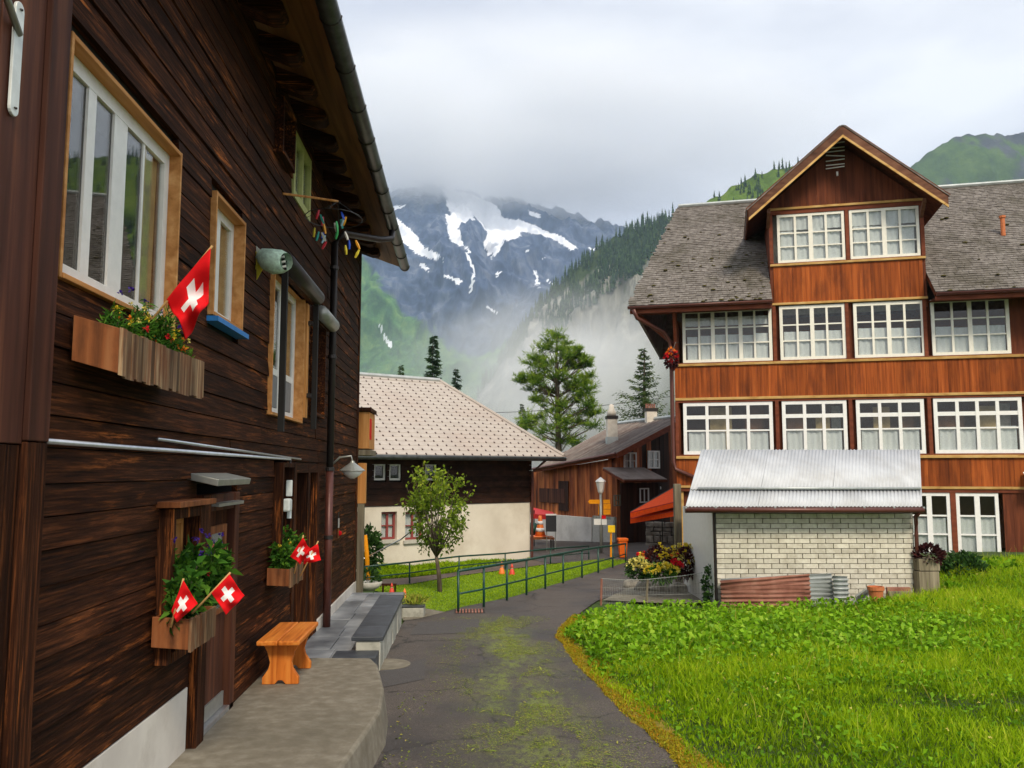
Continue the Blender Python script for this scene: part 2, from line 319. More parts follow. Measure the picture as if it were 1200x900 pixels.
leafM('grass_leaf', [(.08, .16, .004), (.21, .36, .006), (.38, .56, .01), (.54, .62, .04)], .45, pos=[0, .35, .75, 1])
leafM('weed_leaf', [(.06, .16, .006), (.15, .33, .01), (.27, .51, .018), (.4, .6, .05)], .4, rough=.4, pos=[0, .35, .75, 1])
leafM('lawn_leaf', [(.15, .27, .006), (.29, .45, .01), (.42, .56, .02)], .35)
leafM('moss_leaf', [(.16, .17, .01), (.42, .28, .015), (.36, .4, .02), (.55, .2, .02)], .25)
leafM('clip_leaf', [(.10, .16, .012), (.24, .34, .025), (.38, .44, .05), (.45, .36, .08)], .2)
leafM('box_leaf', [(.02, .07, .01), (.05, .16, .018), (.14, .3, .03)], .3)
leafM('apple_leaf', [(.07, .13, .012), (.16, .25, .02), (.3, .4, .035), (.45, .5, .05)], .35, pos=[0, .4, .8, 1])
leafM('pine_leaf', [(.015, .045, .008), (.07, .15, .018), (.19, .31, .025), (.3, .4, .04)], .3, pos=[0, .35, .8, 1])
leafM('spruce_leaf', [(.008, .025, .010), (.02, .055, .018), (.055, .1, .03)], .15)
leafM('spruce_light', [(.02, .05, .014), (.06, .11, .03), (.14, .17, .05)], .2)
leafM('dark_plant', [(.02, .006, .008), (.06, .015, .02), (.12, .04, .03)], .2)
leafM('shrub_leaf', [(.015, .04, .012), (.035, .09, .02), (.07, .15, .03)], .25)
for n_, c in (('yellow', (.9, .7, .05)), ('paleyellow', (.9, .8, .22)), ('red', (.75, .02, .03)), ('purple', (.07, .03, .3)), ('orange', (.85, .22, .02)), ('pink', (.7, .1, .2))):
    leafM('bloom_'+n_, [tuple(x*.7 for x in c), c], .25)
Mt('bark', [(.045, .032, .022), (.1, .075, .05), (.15, .12, .09)], sc=(1, 1, .3), ns=14, det=8, rough=.95, bump=.8)
def glass():
    m, t, out = new_mat('glass'); lw = nd(t, 'ShaderNodeLayerWeight', {0: .5}); pw = nd(t, 'ShaderNodeMath', {0: lw.outputs['Facing'], 1: 4.}, operation='POWER')
    ad = nd(t, 'ShaderNodeMath', {0: pw.outputs[0], 1: .035}, operation='ADD')
    tr = nd(t, 'ShaderNodeBsdfTransparent', {0: (.95, .97, .96, 1)}); gl = nd(t, 'ShaderNodeBsdfGlossy', {'Roughness': .02})
    mx = nd(t, 'ShaderNodeMixShader', {0: ad.outputs[0], 1: tr.outputs[0], 2: gl.outputs[0]}); t.links.new(mx.outputs[0], out.inputs[0])
glass()
def lace():
    m, t, out = new_mat('lace'); v = noise_tex(t, (1, 1, 1), 38, 2); f = ramp(t, v.outputs[0], [(0, 0, 0), (1, 1, 1)], [.3, .62])
    mr = nd(t, 'ShaderNodeMapRange', {0: f.outputs[0], 3: .0, 4: .16})
    b = nd(t, 'ShaderNodeBsdfPrincipled', {'Base Color': (.88, .89, .9, 1), 'Roughness': .9}); tr = nd(t, 'ShaderNodeBsdfTransparent')
    tl = nd(t, 'ShaderNodeBsdfTranslucent', {0: (.83, .84, .86, 1)}); m1 = nd(t, 'ShaderNodeMixShader', {0: .3, 1: b.outputs[0], 2: tl.outputs[0]})
    mx = nd(t, 'ShaderNodeMixShader', {0: mr.outputs[0], 1: m1.outputs[0], 2: tr.outputs[0]}); t.links.new(mx.outputs[0], out.inputs[0])
lace()
flatM('curtain_tan', (.42, .3, .14), .9, var=.25, ns=6); flatM('curtain_grey', (.3, .29, .26), .9, var=.2)

# ================================================================== setting: ground, roads, mountains, air
def ground_sheet():
    xs = np.unique(np.concatenate([np.arange(-14, 30, .6), np.linspace(-60, -14, 20), np.linspace(30, 90, 24), np.linspace(-3500, -60, 24), np.linspace(90, 3500, 24)]))
    ys = np.unique(np.concatenate([np.arange(-4, 34, .6), np.linspace(34, 110, 40), np.linspace(110, 600, 40), np.linspace(600, 4600, 30), np.linspace(-200, -4, 10)]))
    X, Y = np.meshgrid(xs, ys); Z = G(X, Y)-.02; n, m = X.shape
    idx = np.arange(n*m).reshape(n, m); Q = np.stack([idx[:-1, :-1], idx[:-1, 1:], idx[1:, 1:], idx[1:, :-1]], -1).reshape(-1, 4)
    fast_mesh('ground', np.stack([X, Y, Z], -1).reshape(-1, 3), Q, 'soil', kind='structure', loc=(0, 0, 0), label='green field soil under the grass right of the road', cat='ground')
ground_sheet()

ROAD_R = [(2.35, -1), (2.2, 3), (1.86, 5.6)]+[tuple(gp(u, v)[:2]) for u, v in ((800, 895), (745, 843), (700, 800), (668, 765), (656, 746), (660, 735), (675, 722), (700, 704), (735, 693), (742, 686))]
ROAD_L = [(-1.7, -1), (-1.5, 5), (-1.15, 8), (-1.15, 10), (-1.05, 13)]+[tuple(gp(u, v)[:2]) for u, v in ((480, 722), (520, 718), (545, 711), (600, 700), (668, 680), (735, 659))]
def resample(P, n):
    P = np.array(P); d = np.r_[0, np.cumsum(np.linalg.norm(np.diff(P, axis=0), axis=1))]; t = np.linspace(0, d[-1], n)
    return np.stack([np.interp(t, d, P[:, 0]), np.interp(t, d, P[:, 1])], 1)
def road():
    L, R = resample(ROAD_L, 120), resample(ROAD_R, 120); W = np.linspace(0, 1, 24)[None, :, None]
    A = L[:, None]*(1-W)+R[:, None]*W; x, y = A[..., 0], A[..., 1]
    V = np.stack([x, y, G(x, y)+.006], -1).reshape(-1, 3)
    idx = np.arange(120*24).reshape(120, 24); Q = np.stack([idx[:-1, :-1], idx[:-1, 1:], idx[1:, 1:], idx[1:, :-1]], -1).reshape(-1, 4)
    fr = np.broadcast_to(W[..., 0], x.shape)
    moss = np.exp(-((x-(.62-.02*(y-8)))/.42)**2)*sstep(15.2, 13, y)*sstep(3, 6.5, y)
    fast_mesh('road', V, Q, 'asphalt', kind='structure', loc=(0, 0, 0), smooth=True, attrs={'moss': moss.ravel()}, label='worn grey asphalt lane curving right between the chalets', cat='road')
road()
def on(*uv): return [tuple(gp(u, v)[:2]) for u, v in uv]
sq = on((735, 659.5), (645, 664), (560, 668), (600, 655))
MB().poly([tuple(gp(741, 688)[:2]), tuple(gp(736, 657)[:2]), tuple(gp(646, 660)[:2]), tuple(gp(600, 652)[:2]), (1.5, 34), (1.5, 46), (16, 46), (16, 24), (8, 19.5), (5.5, 17.2)], .002).build('square', 'asphalt', kind='structure', loc=(0, 0, 0), label='asphalt village square beyond the bend of the lane', cat='square')
PATH_N = [(428, 688), (480, 684.5), (538, 674.5), (600, 666.5), (646, 660.5)]
PATH_F = [(428, 680), (480, 677), (530, 671.5), (570, 664), (604, 653)]
MB().poly(on(*PATH_N)+on(*PATH_F)[::-1], .004).build('path', 'path_tar', kind='structure', loc=(0, 0, 0), label='narrow brown tarred footpath behind the lawn', cat='path')
LAWN = on((429, 689), (455, 697), (476, 707), (500, 714), (520, 717), (545, 710.5), (600, 699.5), (668, 679.5), (735, 658.5), (730, 653), (646, 661.5), (600, 667.5), (538, 675.5), (480, 685.5))
MB().poly(LAWN, .0).build('lawn', 'lawn_ground', kind='structure', loc=(0, 0, 0), label='small bright lawn between the green railings', cat='lawn')
MB().poly(on((476, 708), (500, 714), (522, 718), (490, 726), (472, 728)), .012).build('forecourt', 'concrete', kind='structure', loc=(0, 0, 0), label='pale concrete apron beside the stone planter', cat='paving')
def inside(P, poly):
    x, y = P[:, 0], P[:, 1]; c = np.zeros(len(P), bool); n = len(poly)
    for i in range(n):
        x1, y1 = poly[i]; x2, y2 = poly[i-1]
        k = ((y1 > y) != (y2 > y)); c ^= k & (x < (x2-x1)*(y-y1)/((y2-y1) if y2 != y1 else 1e-9)+x1)
    return c
def scatter(poly, n):
    p = np.array(poly); lo, hi = p.min(0), p.max(0); out = np.zeros((0, 2))
    while len(out) < n:
        q = lo+(hi-lo)*RNG.random((n*2, 2)); out = np.vstack([out, q[inside(q, poly)]])
    return out[:n]

# ---------------------------------------------------------------- mountains
def fbm(x, y, z, o=6, H=.9, lac=2.1): return noise.fractal(Vector((x, y, z)), H, lac, o)
def massif(name, mat, ridge, Yr, Yb, zb, cols, rows, amp, fq, prof, veg=None, snow=None, xpad=0, label='', jag=0, seed=0):
    R = np.array([oy(u, v, Yr) for u, v in ridge]); x0, x1 = R[0, 0]-xpad, R[-1, 0]+xpad
    xs = np.linspace(x0, x1, cols); hs = np.interp(xs, R[:, 0], R[:, 2])
    ts = np.r_[np.linspace(0, 1, rows), np.linspace(1.04, 1.4, 8)]; V = np.zeros((len(ts), cols, 3))
    for i, t in enumerate(ts):
        for j, x in enumerate(xs):
            y = Yb+(Yr-Yb)*t; h = hs[j]+jag*fbm(x*fq*9, seed, 3.3, 4)
            z = zb+(h-zb)*(prof(t) if t <= 1 else 1-1.6*(t-1)**1.1)
            w = math.sin(min(t, 1)*math.pi)**.7 if t < 1 else .0
            k = noise.ridged_multi_fractal(Vector((x*fq, y*fq*.8, seed+z*fq*.35)), .95, 2.1, 7, 1., 2.)-1.1
            dx = fbm(x*fq*1.3, y*fq, seed+9, 4)
            V[i, j] = (x+dx*amp*.35*w, y-k*amp*.8*w, z+k*amp*.45*w)
    n, m = V.shape[:2]; idx = np.arange(n*m).reshape(n, m); Q = np.stack([idx[:-1, :-1], idx[:-1, 1:], idx[1:, 1:], idx[1:, :-1]], -1).reshape(-1, 4)
    P = V.reshape(-1, 3); d = P-CAM; dep = d@fwd; U = 600+F*(d@rgt)/dep; W = 450-F*(d@upv)/dep
    nv = np.array([fbm(p[0]*fq*2.5, p[1]*fq*2.5, p[2]*fq*2.5+seed, 5) for p in P])
    at = {'veg': veg(U, W, nv) if veg else np.zeros(len(P)), 'snow': snow(U, W, nv) if snow else np.zeros(len(P))}
    fast_mesh(name, P, Q, mat, kind='structure', smooth=True, attrs=at, loc=(float(P[:, 0].mean()), Yb, zb), label=label, cat='mountain')
    return V
def mountM(name, rock, grass, snowc, sc, streak=.25):
    m, t, out = new_mat(name); a = noise_tex(t, (1, 1, streak), sc, 10, .68, .4); b = noise_tex(t, (1, 1, 1), sc*1.3, 12, .72)
    c = ramp(t, a.outputs[0], rock, [.28, .5, .7]).outputs[0]; g = ramp(t, b.outputs[0], grass, [.3, .5, .7]).outputs[0]
    va = nd(t, 'ShaderNodeAttribute', attribute_name='veg'); sa = nd(t, 'ShaderNodeAttribute', attribute_name='snow')
    vf = nd(t, 'ShaderNodeMath', {0: va.outputs['Fac'], 1: nd(t, 'ShaderNodeMath', {0: a.outputs[0], 1: .5}, operation='SUBTRACT').outputs[0]}, operation='ADD')
    c = mixc(t, ramp(t, vf.outputs[0], [(0, 0, 0), (1, 1, 1)], [.4, .62]).outputs[0], c, g)
    sf = nd(t, 'ShaderNodeMath', {0: sa.outputs['Fac'], 1: nd(t, 'ShaderNodeMath', {0: nd(t, 'ShaderNodeMath', {0: a.outputs[0], 1: .5}, operation='SUBTRACT').outputs[0], 1: .9}, operation='MULTIPLY').outputs[0]}, operation='ADD')
    c = mixc(t, ramp(t, sf.outputs[0], [(0, 0, 0), (1, 1, 1)], [.42, .56]).outputs[0], c, snowc)
    bs = nd(t, 'ShaderNodeBsdfPrincipled', {'Base Color': c, 'Roughness': .95, 'Specular IOR Level': .1})
    bp = nd(t, 'ShaderNodeBump', {'Height': a.outputs[0], 'Strength': .7, 'Distance': 9.}); t.links.new(bp.outputs[0], bs.inputs['Normal'])
    t.links.new(bs.outputs[0], out.inputs[0])
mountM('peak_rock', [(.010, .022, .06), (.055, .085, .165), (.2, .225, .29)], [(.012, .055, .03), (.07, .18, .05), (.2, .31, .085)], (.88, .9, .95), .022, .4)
mountM('cliff_rock', [(.05, .055, .045), (.24, .235, .2), (.56, .53, .45)], [(.018, .04, .014), (.045, .075, .022), (.085, .115, .035)], (.85, .85, .85), .05, .16)
mountM('hill_green', [(.1, .1, .08), (.18, .18, .14), (.25, .24, .2)], [(.03, .06, .01), (.1, .17, .02), (.21, .28, .04)], (.8, .8, .8), .03, 1)
mountM('alp_green', [(.02, .024, .03), (.06, .065, .075), (.12, .12, .13)], [(.02, .045, .012), (.055, .105, .02), (.11, .17, .035)], (.8, .8, .8), .022, 1)
c8 = lambda L: [(400+a/2.6475, 180+b/2.6475) for a, b in L]
SNOW = [c8(p) for p in ([(110, 165), (160, 190), (205, 225), (240, 260), (265, 297), (322, 328), (312, 343), (250, 326), (205, 288), (150, 240), (110, 220)],
    [(300, 100), (325, 140), (335, 262), (345, 278), (387, 296), (376, 250), (382, 200), (410, 190), (438, 230), (446, 292), (460, 322), (490, 302), (505, 266), (540, 262), (562, 245), (620, 255), (680, 280), (728, 314), (742, 300), (690, 262), (620, 232), (570, 212), (500, 198), (490, 165), (440, 140), (400, 120)],
    [(248, 352), (268, 354), (292, 374), (280, 378)], [(312, 376), (345, 382), (384, 402), (370, 408)], [(594, 362), (602, 362), (614, 410), (606, 414)], [(630, 384), (645, 392), (662, 404), (645, 406)],
    [(760, 286), (790, 287), (788, 296), (770, 297)], [(585, 180), (620, 190), (615, 200), (590, 196)], [(392, 296), (402, 300), (408, 360), (400, 432), (394, 430), (400, 360)], [(468, 360), (488, 352), (470, 385), (462, 388)],
    [(148, 155), (190, 150), (180, 165), (150, 170)], [(560, 292), (575, 295), (572, 306)], [(438, 470), (470, 480), (500, 500), (480, 500)], [(612, 316), (628, 318), (624, 328)], [(118, 530), (128, 532), (142, 572), (160, 590), (162, 612), (148, 596), (134, 574)])]
def peak_snow(U, W, nv):
    h_ = np.sin(U*1.9+W*.7)*np.sin(W*1.3-U*.6); P = np.stack([U+nv*7+h_*1.3, W+nv*6+h_*1.1], 1); o = np.zeros(len(P))
    for s in SNOW: o = np.maximum(o, inside(P, s))
    return o*.75+.08
def peak_veg(U, W, nv):
    line = np.interp(U, [380, 425, 480, 545, 600, 640], [300, 318, 362, 402, 440, 470]); return np.clip(.5+(W-line)/55+nv*.55, 0, 1)
massif('mountain_peak', 'peak_rock', [(150, 215), (300, 225), (420, 232), (455, 226), (480, 219), (510, 217), (545, 225), (600, 233), (650, 245), (700, 258), (740, 272), (800, 300), (950, 330)],
       3200, 1500, -40, 520, 300, 200, .0021, lambda t: t**1.05, peak_veg, peak_snow, label='high grey peak with white glaciers under the clouds', jag=30, seed=2)
def cliff_veg(U, W, nv):
    line = np.interp(U, [540, 560, 612, 640, 680, 715, 750, 780, 900], [500, 455, 378, 343, 303, 276, 261, 251, 205]); top = (W-line)
    return np.clip(1.05-top/np.interp(U, [560, 640, 720, 800], [16, 28, 60, 90])+nv*.8, 0, 1)
CLIFF = [(520, 560), (545, 500), (560, 462), (590, 418), (612, 384), (640, 349), (680, 309), (715, 282), (750, 267), (780, 257), (800, 252), (860, 250), (960, 255), (1300, 240)]
CV = massif('cliff_ridge', 'cliff_rock', CLIFF, 1000, 760, -60, 260, 130, 34, .011, lambda t: .15*t+.85*t**.8, cliff_veg, label='steep pale rock cliff with forested crest in mist', jag=5, seed=5)
hill_veg = lambda U, W, nv: np.clip(.95+nv*.2, 0, 1)
HILL = [(800, 570), (806, 320), (812, 250), (820, 242), (850, 224), (880, 207), (905, 199), (930, 197), (990, 204), (1060, 222), (1160, 262), (1300, 300)]
HV = massif('forest_hill', 'hill_green', HILL, 700, 480, -40, 160, 60, 14, .012, lambda t: t, hill_veg, label='green wooded hill behind the slate roof', jag=3, seed=11)
alp_veg = lambda U, W, nv: np.clip(.78-(U-1110)/300+(W-170)/260+nv*.6, 0, 1)
massif('alp_ridge', 'alp_green', [(900, 300), (1000, 245), (1045, 212), (1070, 193), (1095, 174), (1120, 160), (1150, 157), (1180, 158), (1200, 155), (1240, 145), (1400, 110)], 1700, 1200, -40, 160, 80, 60, .006, lambda t: t, alp_veg, label='rounded dark green alp at the right edge', jag=6, seed=17)

def far_trees(name, pts, hs, label, mat='spruce_leaf'):
    V = []; Q = []; T = []
    for p, h in zip(pts, hs):
        for k in range(5):
            z0 = p[2]+h*(.02+.19*k); r = h*.19*(1-.17*k)*random.uniform(.8, 1.2); a0 = random.random()*6; b = len(V); tt = random.random()
            ring = [(p[0]+r*random.uniform(.6, 1.15)*math.cos(a0+j*1.0472), p[1]+r*random.uniform(.6, 1.15)*math.sin(a0+j*1.0472), z0-random.uniform(0, .07)*h) for j in range(6)]
            V += ring+[(p[0], p[1], z0+h*.3)]; Q += [(b+j, b+(j+1) % 6, b+6) for j in range(6)]; T += [tt]*7
    fast_mesh(name, V, Q, mat, tint=np.array(T), kind='stuff', label=label, cat='forest')
def on_massif(Vg, n, rmin, rmax, dens=None, ulim=None):
    r, c = Vg.shape[:2]; out = []
    while len(out) < n:
        i = rmin+(rmax-rmin)*random.random(); j = random.random()*(c-2); p = Vg[int(i), int(j)]*(1-j % 1)+Vg[int(i), int(j)+1]*(j % 1)
        u, v = project(p)
        if (ulim is None or ulim[0] < u < ulim[1]) and (dens is None or random.random() < dens(p)): out.append(p)
    return out
pts = on_massif(CV, 1300, 96, 130.9, lambda p: (.5+.9*fbm(p[0]*.02, p[1]*.02, p[2]*.02))*float(sstep(590, 740, project(p)[0])), (590, 900)); pts += on_massif(CV, 150, 124, 130.9, None, (560, 670)); far_trees('cliff_forest', pts, [random.uniform(7, 17) for _ in pts], 'dark conifer forest along the crest of the cliff')
pts = on_massif(HV, 900, 20, 60.9, lambda p: .12+2.2*max(0, fbm(p[0]*.02, p[1]*.02, 4)), (740, 1100)); far_trees('hill_forest', pts, [random.uniform(5, 10.5) for _ in pts], 'scattered conifers on the green hill behind the roof')

def box_volume(name, lo, hi, dens, color, label):
    m, t, out = new_mat(name+'_air'); pv = nd(t, 'ShaderNodeVolumePrincipled', {'Color': (*color, 1), 'Density': dens, 'Anisotropy': .2}); t.links.new(pv.outputs[0], out.inputs['Volume'])
    MB().box(None, lo[0], hi[0], lo[1], hi[1], lo[2], hi[2]).build(name, name+'_air', kind='stuff', loc=(0, 0, 0), label=label, cat='haze')
box_volume('haze', (-4200, -260, -240), (4200, 5200, 1420), 1.35e-4, (.66, .81, 1.0), 'thin blue valley haze over the far mountains')
def mistM(name, dens, sc):
    m, t, out = new_mat(name); tc = nd(t, 'ShaderNodeTexCoord')
    ln = nd(t, 'ShaderNodeVectorMath', {0: tc.outputs['Object']}, operation='LENGTH')
    fo = nd(t, 'ShaderNodeMapRange', {0: ln.outputs['Value'], 1: 1., 2: .15, 3: 0, 4: 1}, interpolation_type='SMOOTHSTEP')
    nz = nd(t, 'ShaderNodeTexNoise', {'Vector': tc.outputs['Object'], 'Scale': sc, 'Detail': 3})
    nr = nd(t, 'ShaderNodeMapRange', {0: nz.outputs[0], 1: .36, 2: .66, 3: .12, 4: 1.5})
    a = nd(t, 'ShaderNodeMath', {0: fo.outputs[0], 1: nr.outputs[0]}, operation='MULTIPLY'); b = nd(t, 'ShaderNodeMath', {0: a.outputs[0], 1: dens}, operation='MULTIPLY')
    pv = nd(t, 'ShaderNodeVolumePrincipled', {'Color': (.995, .997, 1, 1), 'Density': b.outputs[0], 'Anisotropy': 0.}); t.links.new(pv.outputs[0], out.inputs['Volume'])
mistM('mist_thin', .014, 2.4); mistM('cloud_dense', .012, 2.8)
def mist(name, c, r, mat, label):
    bm = bmesh.new(); bmesh.ops.create_icosphere(bm, subdivisions=3, radius=1); me = bpy.data.meshes.new(name); bm.to_mesh(me); bm.free(); me.materials.append(MT[mat])
    o = bpy.data.objects.new(name, me); o.location = c; o.scale = r; finish(o, None, label, 'mist', 'stuff', None)
mist('mist_bank', oy(700, 470, 730), (260, 90, 120), 'mist_thin', 'pale mist hanging in front of the rock cliff')
mist('mist_bank', oy(660, 430, 720), (150, 70, 80), 'mist_thin', 'thin mist drifting up the lower left of the cliff')
mist('mist_bank', oy(610, 300, 2950)+np.array([0, 0, 470]), (1500, 560, 400), 'cloud_dense', 'low cloud hiding the top of the glacier peak')

# ================================================================== windows
def window(Fa, parent, s0, s1, z0, z1, cols, rows, n=0, fr=.06, mw=.05, rw=.03, depth=.06, mat='white_paint', curtain_or_reflection=None, cmat='lace', casing=None, cmt='casing', name='window', label=None, cd_=.12):
    """cols/rows: number or list of inner boundaries (fraction, bar width)"""
    cb = cols if isinstance(cols, list) else [(i/cols, mw) for i in range(1, cols)]
    rb = rows if isinstance(rows, list) else [(i/rows, rw) for i in range(1, rows)]
    b = MB(); b.box(Fa, s0, s0+fr, n-depth, n, z0, z1).box(Fa, s1-fr, s1, n-depth, n, z0, z1)
    b.box(Fa, s0+fr, s1-fr, n-depth, n-.002, z0, z0+fr).box(Fa, s0+fr, s1-fr, n-depth, n-.002, z1-fr, z1)
    a0, a1, b0, b1 = s0+fr, s1-fr, z0+fr, z1-fr
    cx = []; x = a0
    for f, w in cb: c = a0+(a1-a0)*f; cx.append((x, c-w/2)); b.box(Fa, c-w/2, c+w/2, n-depth+.01, n-.004-.004*(w < .035), b0, b1); x = c+w/2
    cx.append((x, a1)); rz = []; z = b0
    for f, w in rb: c = b0+(b1-b0)*f; rz.append((z, c-w/2)); z = c+w/2
    rz.append((z, b1))
    for i in range(len(rb)):
        for xa, xb in cx: b.box(Fa, xa, xb, n-depth+.012, n-.011, rz[i][1], rz[i+1][0])
    w = b.build(name, mat, parent, label=label)
    for xa, xb in cx:
        for za, zb in rz: MB().box(Fa, xa-.004, xb+.004, n-depth*.6-.006, n-depth*.6, za-.004, zb+.004).build('pane', 'glass', w)
    if curtain_or_reflection:
        for (f0, f1, g0, g1) in curtain_or_reflection:                 # fractions of width and height
            k = max(6, int((f1-f0)*(s1-s0)*30)); A = np.zeros((2, k, 3))
            for j in range(k):
                s = a0+(a1-a0)*(f0+(f1-f0)*j/(k-1))
                for i, g in enumerate((g0, g1)): A[i, j] = Fa(s, n-depth-.012+.014*math.sin(j*1.35)+.009*math.sin(j*.6+i), b0+(b1-b0)*g)
            MB().grid(A).build('curtain_or_reflection', cmat, w, smooth=True, normals=False)
    if casing:
        c = casing; q = MB(); q.box(Fa, s0-c, s0, n-.08, n+cd_, z0-c, z1+c).box(Fa, s1, s1+c, n-.08, n+cd_, z0-c, z1+c)
        q.box(Fa, s0, s1, n-.08, n+cd_-.002, z1, z1+c).box(Fa, s0, s1, n-.08, n+cd_+.006, z0-c, z0); q.build('casing', cmt, w, bevel=.004)
    return w

# ================================================================== left: the dark chalet
FL = Fac(-2, 0, 0, 1)                                    # s is world y, n is outward (+x)
H = thing('chalet', (-4.5, 9, .1), 'dark timber chalet with orange window casings along the lane', 'house')
OPEN = [(4.22, 5.86, 3.24, 4.52), (6.64, 7.56, 3.48, 4.52), (8.72, 10.42, 2.86, 4.42), (11.0, 11.85, 3.0, 4.3), (9.64, 10.7, 5.45, 6.24), (8.7, 9.35, 5.6, 6.25),
        (5.76, 6.42, 1.08, 2.08), (6.52, 7.68, .2, 2.2), (9.1, 9.78, 1.25, 2.42), (10.15, 11.9, .1, 2.4)]
def planks():
    z = .3; rowi = 0
    while z < 6.46:
        h = .1485 if rowi < 3 else min(random.uniform(.15, .19), 6.5-z); y0 = 4.12; rowi += 1
        segs = [(y0, 16.05)]
        if z < .74: segs = [(7.68, 16.05)]
        for a, b, c, d in OPEN:
            if c-.01 < z+h*.5 < d+.01:
                ns = []
                for p, q in segs:
                    if b <= p or a >= q: ns.append((p, q))
                    else:
                        if a > p: ns.append((p, a))
                        if b < q: ns.append((b, q))
                segs = ns
        for p, q in segs:
            cuts = [p]
            while q-cuts[-1] > 5.5: cuts.append(cuts[-1]+random.uniform(2.2, 4.6))
            cuts.append(q)
            for a, b in zip(cuts, cuts[1:]):
                o = random.uniform(-.006, .006); t = random.uniform(.002, .008)
                c = [FL(s, n, zz) for zz, nn in ((z+.004, o+t), (z+h-.003, o-t)) for s, n in ((a+.002, -.05), (b-.002, -.05), (b-.002, nn), (a+.002, nn))]
                MB().hexa(c).build('plank', 'dark_board_y', H)
        z += h
planks()
MB().box(FL, 2.0, 16.02, -6, -.42, -.3, 6.4).build('wall_core', 'interior', H)
def wall_fill():                                         # the solid wall behind the planks, left open at the windows
    ys = sorted({2.0, 16.03}|{v for o in OPEN for v in o[:2]}); zs = sorted({-.3, 6.45}|{v for o in OPEN for v in o[2:]}); b = MB()
    for a, c in zip(ys, ys[1:]):
        for d, e in zip(zs, zs[1:]):
            if not any(o[0] <= (a+c)/2 <= o[1] and o[2] <= (d+e)/2 <= o[3] for o in OPEN): b.box(FL, a, c, -.42, -.052, d, e)
    b.build('wall', 'black', H)
wall_fill()
for a, b, m in ((2.0, 2.6, 'red_post'), (2.6, 3.1, 'red_post'), (3.1, 3.55, 'red_post'), (3.55, 3.92, 'red_post')):
    MB().box(FL, a+.003, b-.003, -.05, .03, 2.42, 6.45).build('corner_board', m, H, bevel=.004); MB().box(FL, a+.003, b-.003, -.05, .022, -.1, 2.415).build('corner_board', 'dark_board_z', H, bevel=.004)
MB().box(FL, 3.925, 4.115, -.05, .05, -.1, 2.43).build('corner_post', 'dark_board_z', H, bevel=.006); MB().box(FL, 3.925, 4.115, -.05, .055, 2.435, 6.45).build('corner_post', 'red_post', H, bevel=.006)
MB().box(FL, 4.12, 6.5, -.05, .0, .0, .742).build('plinth', 'plinth', H, bevel=.005)
MB().box(FL, 11.9, 16.05, -.05, .02, -.2, .298).build('plinth', 'plinth', H, bevel=.005)
MB().box(FL, 15.9, 16.06, -.06, .015, .3, 6.5).build('corner_post', 'dark_board_z', H)
# windows
window(FL, H, 4.22, 5.84, 3.27, 4.47, [(.23, .1), (.5, .19), (.76, .03)], [], n=-.055, fr=.085, depth=.03, cd_=.08, curtain_or_reflection=[(.78, .99, 0, 1), (.02, .1, 0, 1)], cmat='curtain_tan', casing=.028, cmt='casing')
window(FL, H, 6.68, 7.52, 3.54, 4.47, [(.45, .12)], [], n=-.06, fr=.075, depth=.03, cd_=.1, curtain_or_reflection=[(.5, 1, 0, 1)], cmat='curtain_tan', casing=.03)
MB().box(FL, 6.62, 7.56, -.02, .09, 3.455, 3.495).build('sill', 'blue', H)
window(FL, H, 8.76, 10.38, 2.9, 4.38, [(.5, .14)], [(.3, .07)], n=-.07, fr=.08, depth=.03, cd_=.11, curtain_or_reflection=[(.75, .98, .33, 1)], cmat='curtain_tan', casing=.03)
for a, b in ((8.88, 9.5), (9.62, 10.24)): MB().box(FL, a, b, -.1, -.075, 2.99, 3.33).build('lower_panel', 'grey_panel', H)
window(FL, H, 11.06, 11.8, 3.06, 4.24, 2, 2, n=-.05, fr=.05, mat='dark_board_z', curtain_or_reflection=[(0, 1, 0, .8)], casing=.05, cmt='dark_board_y')
window(FL, H, 9.64, 10.7, 5.45, 6.24, [(.5, .1)], [], n=.02, fr=.09, mat='yellow_frame', curtain_or_reflection=[(0, 1, 0, .9)])
window(FL, H, 8.75, 9.3, 5.65, 6.2, 1, 1, n=-.03, fr=.05, mat='dark_board_z', casing=.05, cmt='dark_board_y')
window(FL, H, 5.84, 6.36, 1.12, 1.98, 1, 1, n=-.03, fr=.05, mat='casing_z', curtain_or_reflection=[(0, 1, .4, 1)], casing=.07, cmt='dark_board_z')
MB().box(FL, 5.7, 6.5, -.02, .16, 2.06, 2.1).build('window_hood', 'box_end', H, bevel=.005)
window(FL, H, 9.16, 9.7, 1.32, 2.34, 1, [(.5, .03)], n=-.02, fr=.06, mat='white_paint', curtain_or_reflection=[(0, 1, 0, .9)], casing=.05, cmt='dark_board_z')
# low door with metal hood
D = MB().box(FL, 6.74, 7.52, -.09, -.04, .34, 1.98).build('door', 'dark_board_z', H)
for i in range(6): MB().box(FL, 6.75+i*.128, 6.75+i*.128+.122, -.045, -.028, .4, 1.16).build('door_board', 'red_post', D)
window(FL, D, 6.94, 7.36, 1.12, 1.84, 1, 1, n=-.012, fr=.05, mat='casing_z', curtain_or_reflection=[(0, 1, 0, 1)], name='door_window') if False else None
q = MB(); q.box(FL, 6.9, 6.96, -.03, .0, 1.14, 1.86).box(FL, 7.34, 7.4, -.03, .0, 1.14, 1.86).box(FL, 6.96, 7.34, -.03, -.003, 1.8, 1.86).box(FL, 6.96, 7.34, -.03, -.003, 1.14, 1.18); q.build('window_frame', 'box_end', D)
MB().box(FL, 6.96, 7.34, -.028, -.022, 1.18, 1.8).build('curtain_or_reflection', 'curtain_grey', D); MB().box(FL, 6.96, 7.34, -.016, -.011, 1.18, 1.8).build('pane', 'glass', D)
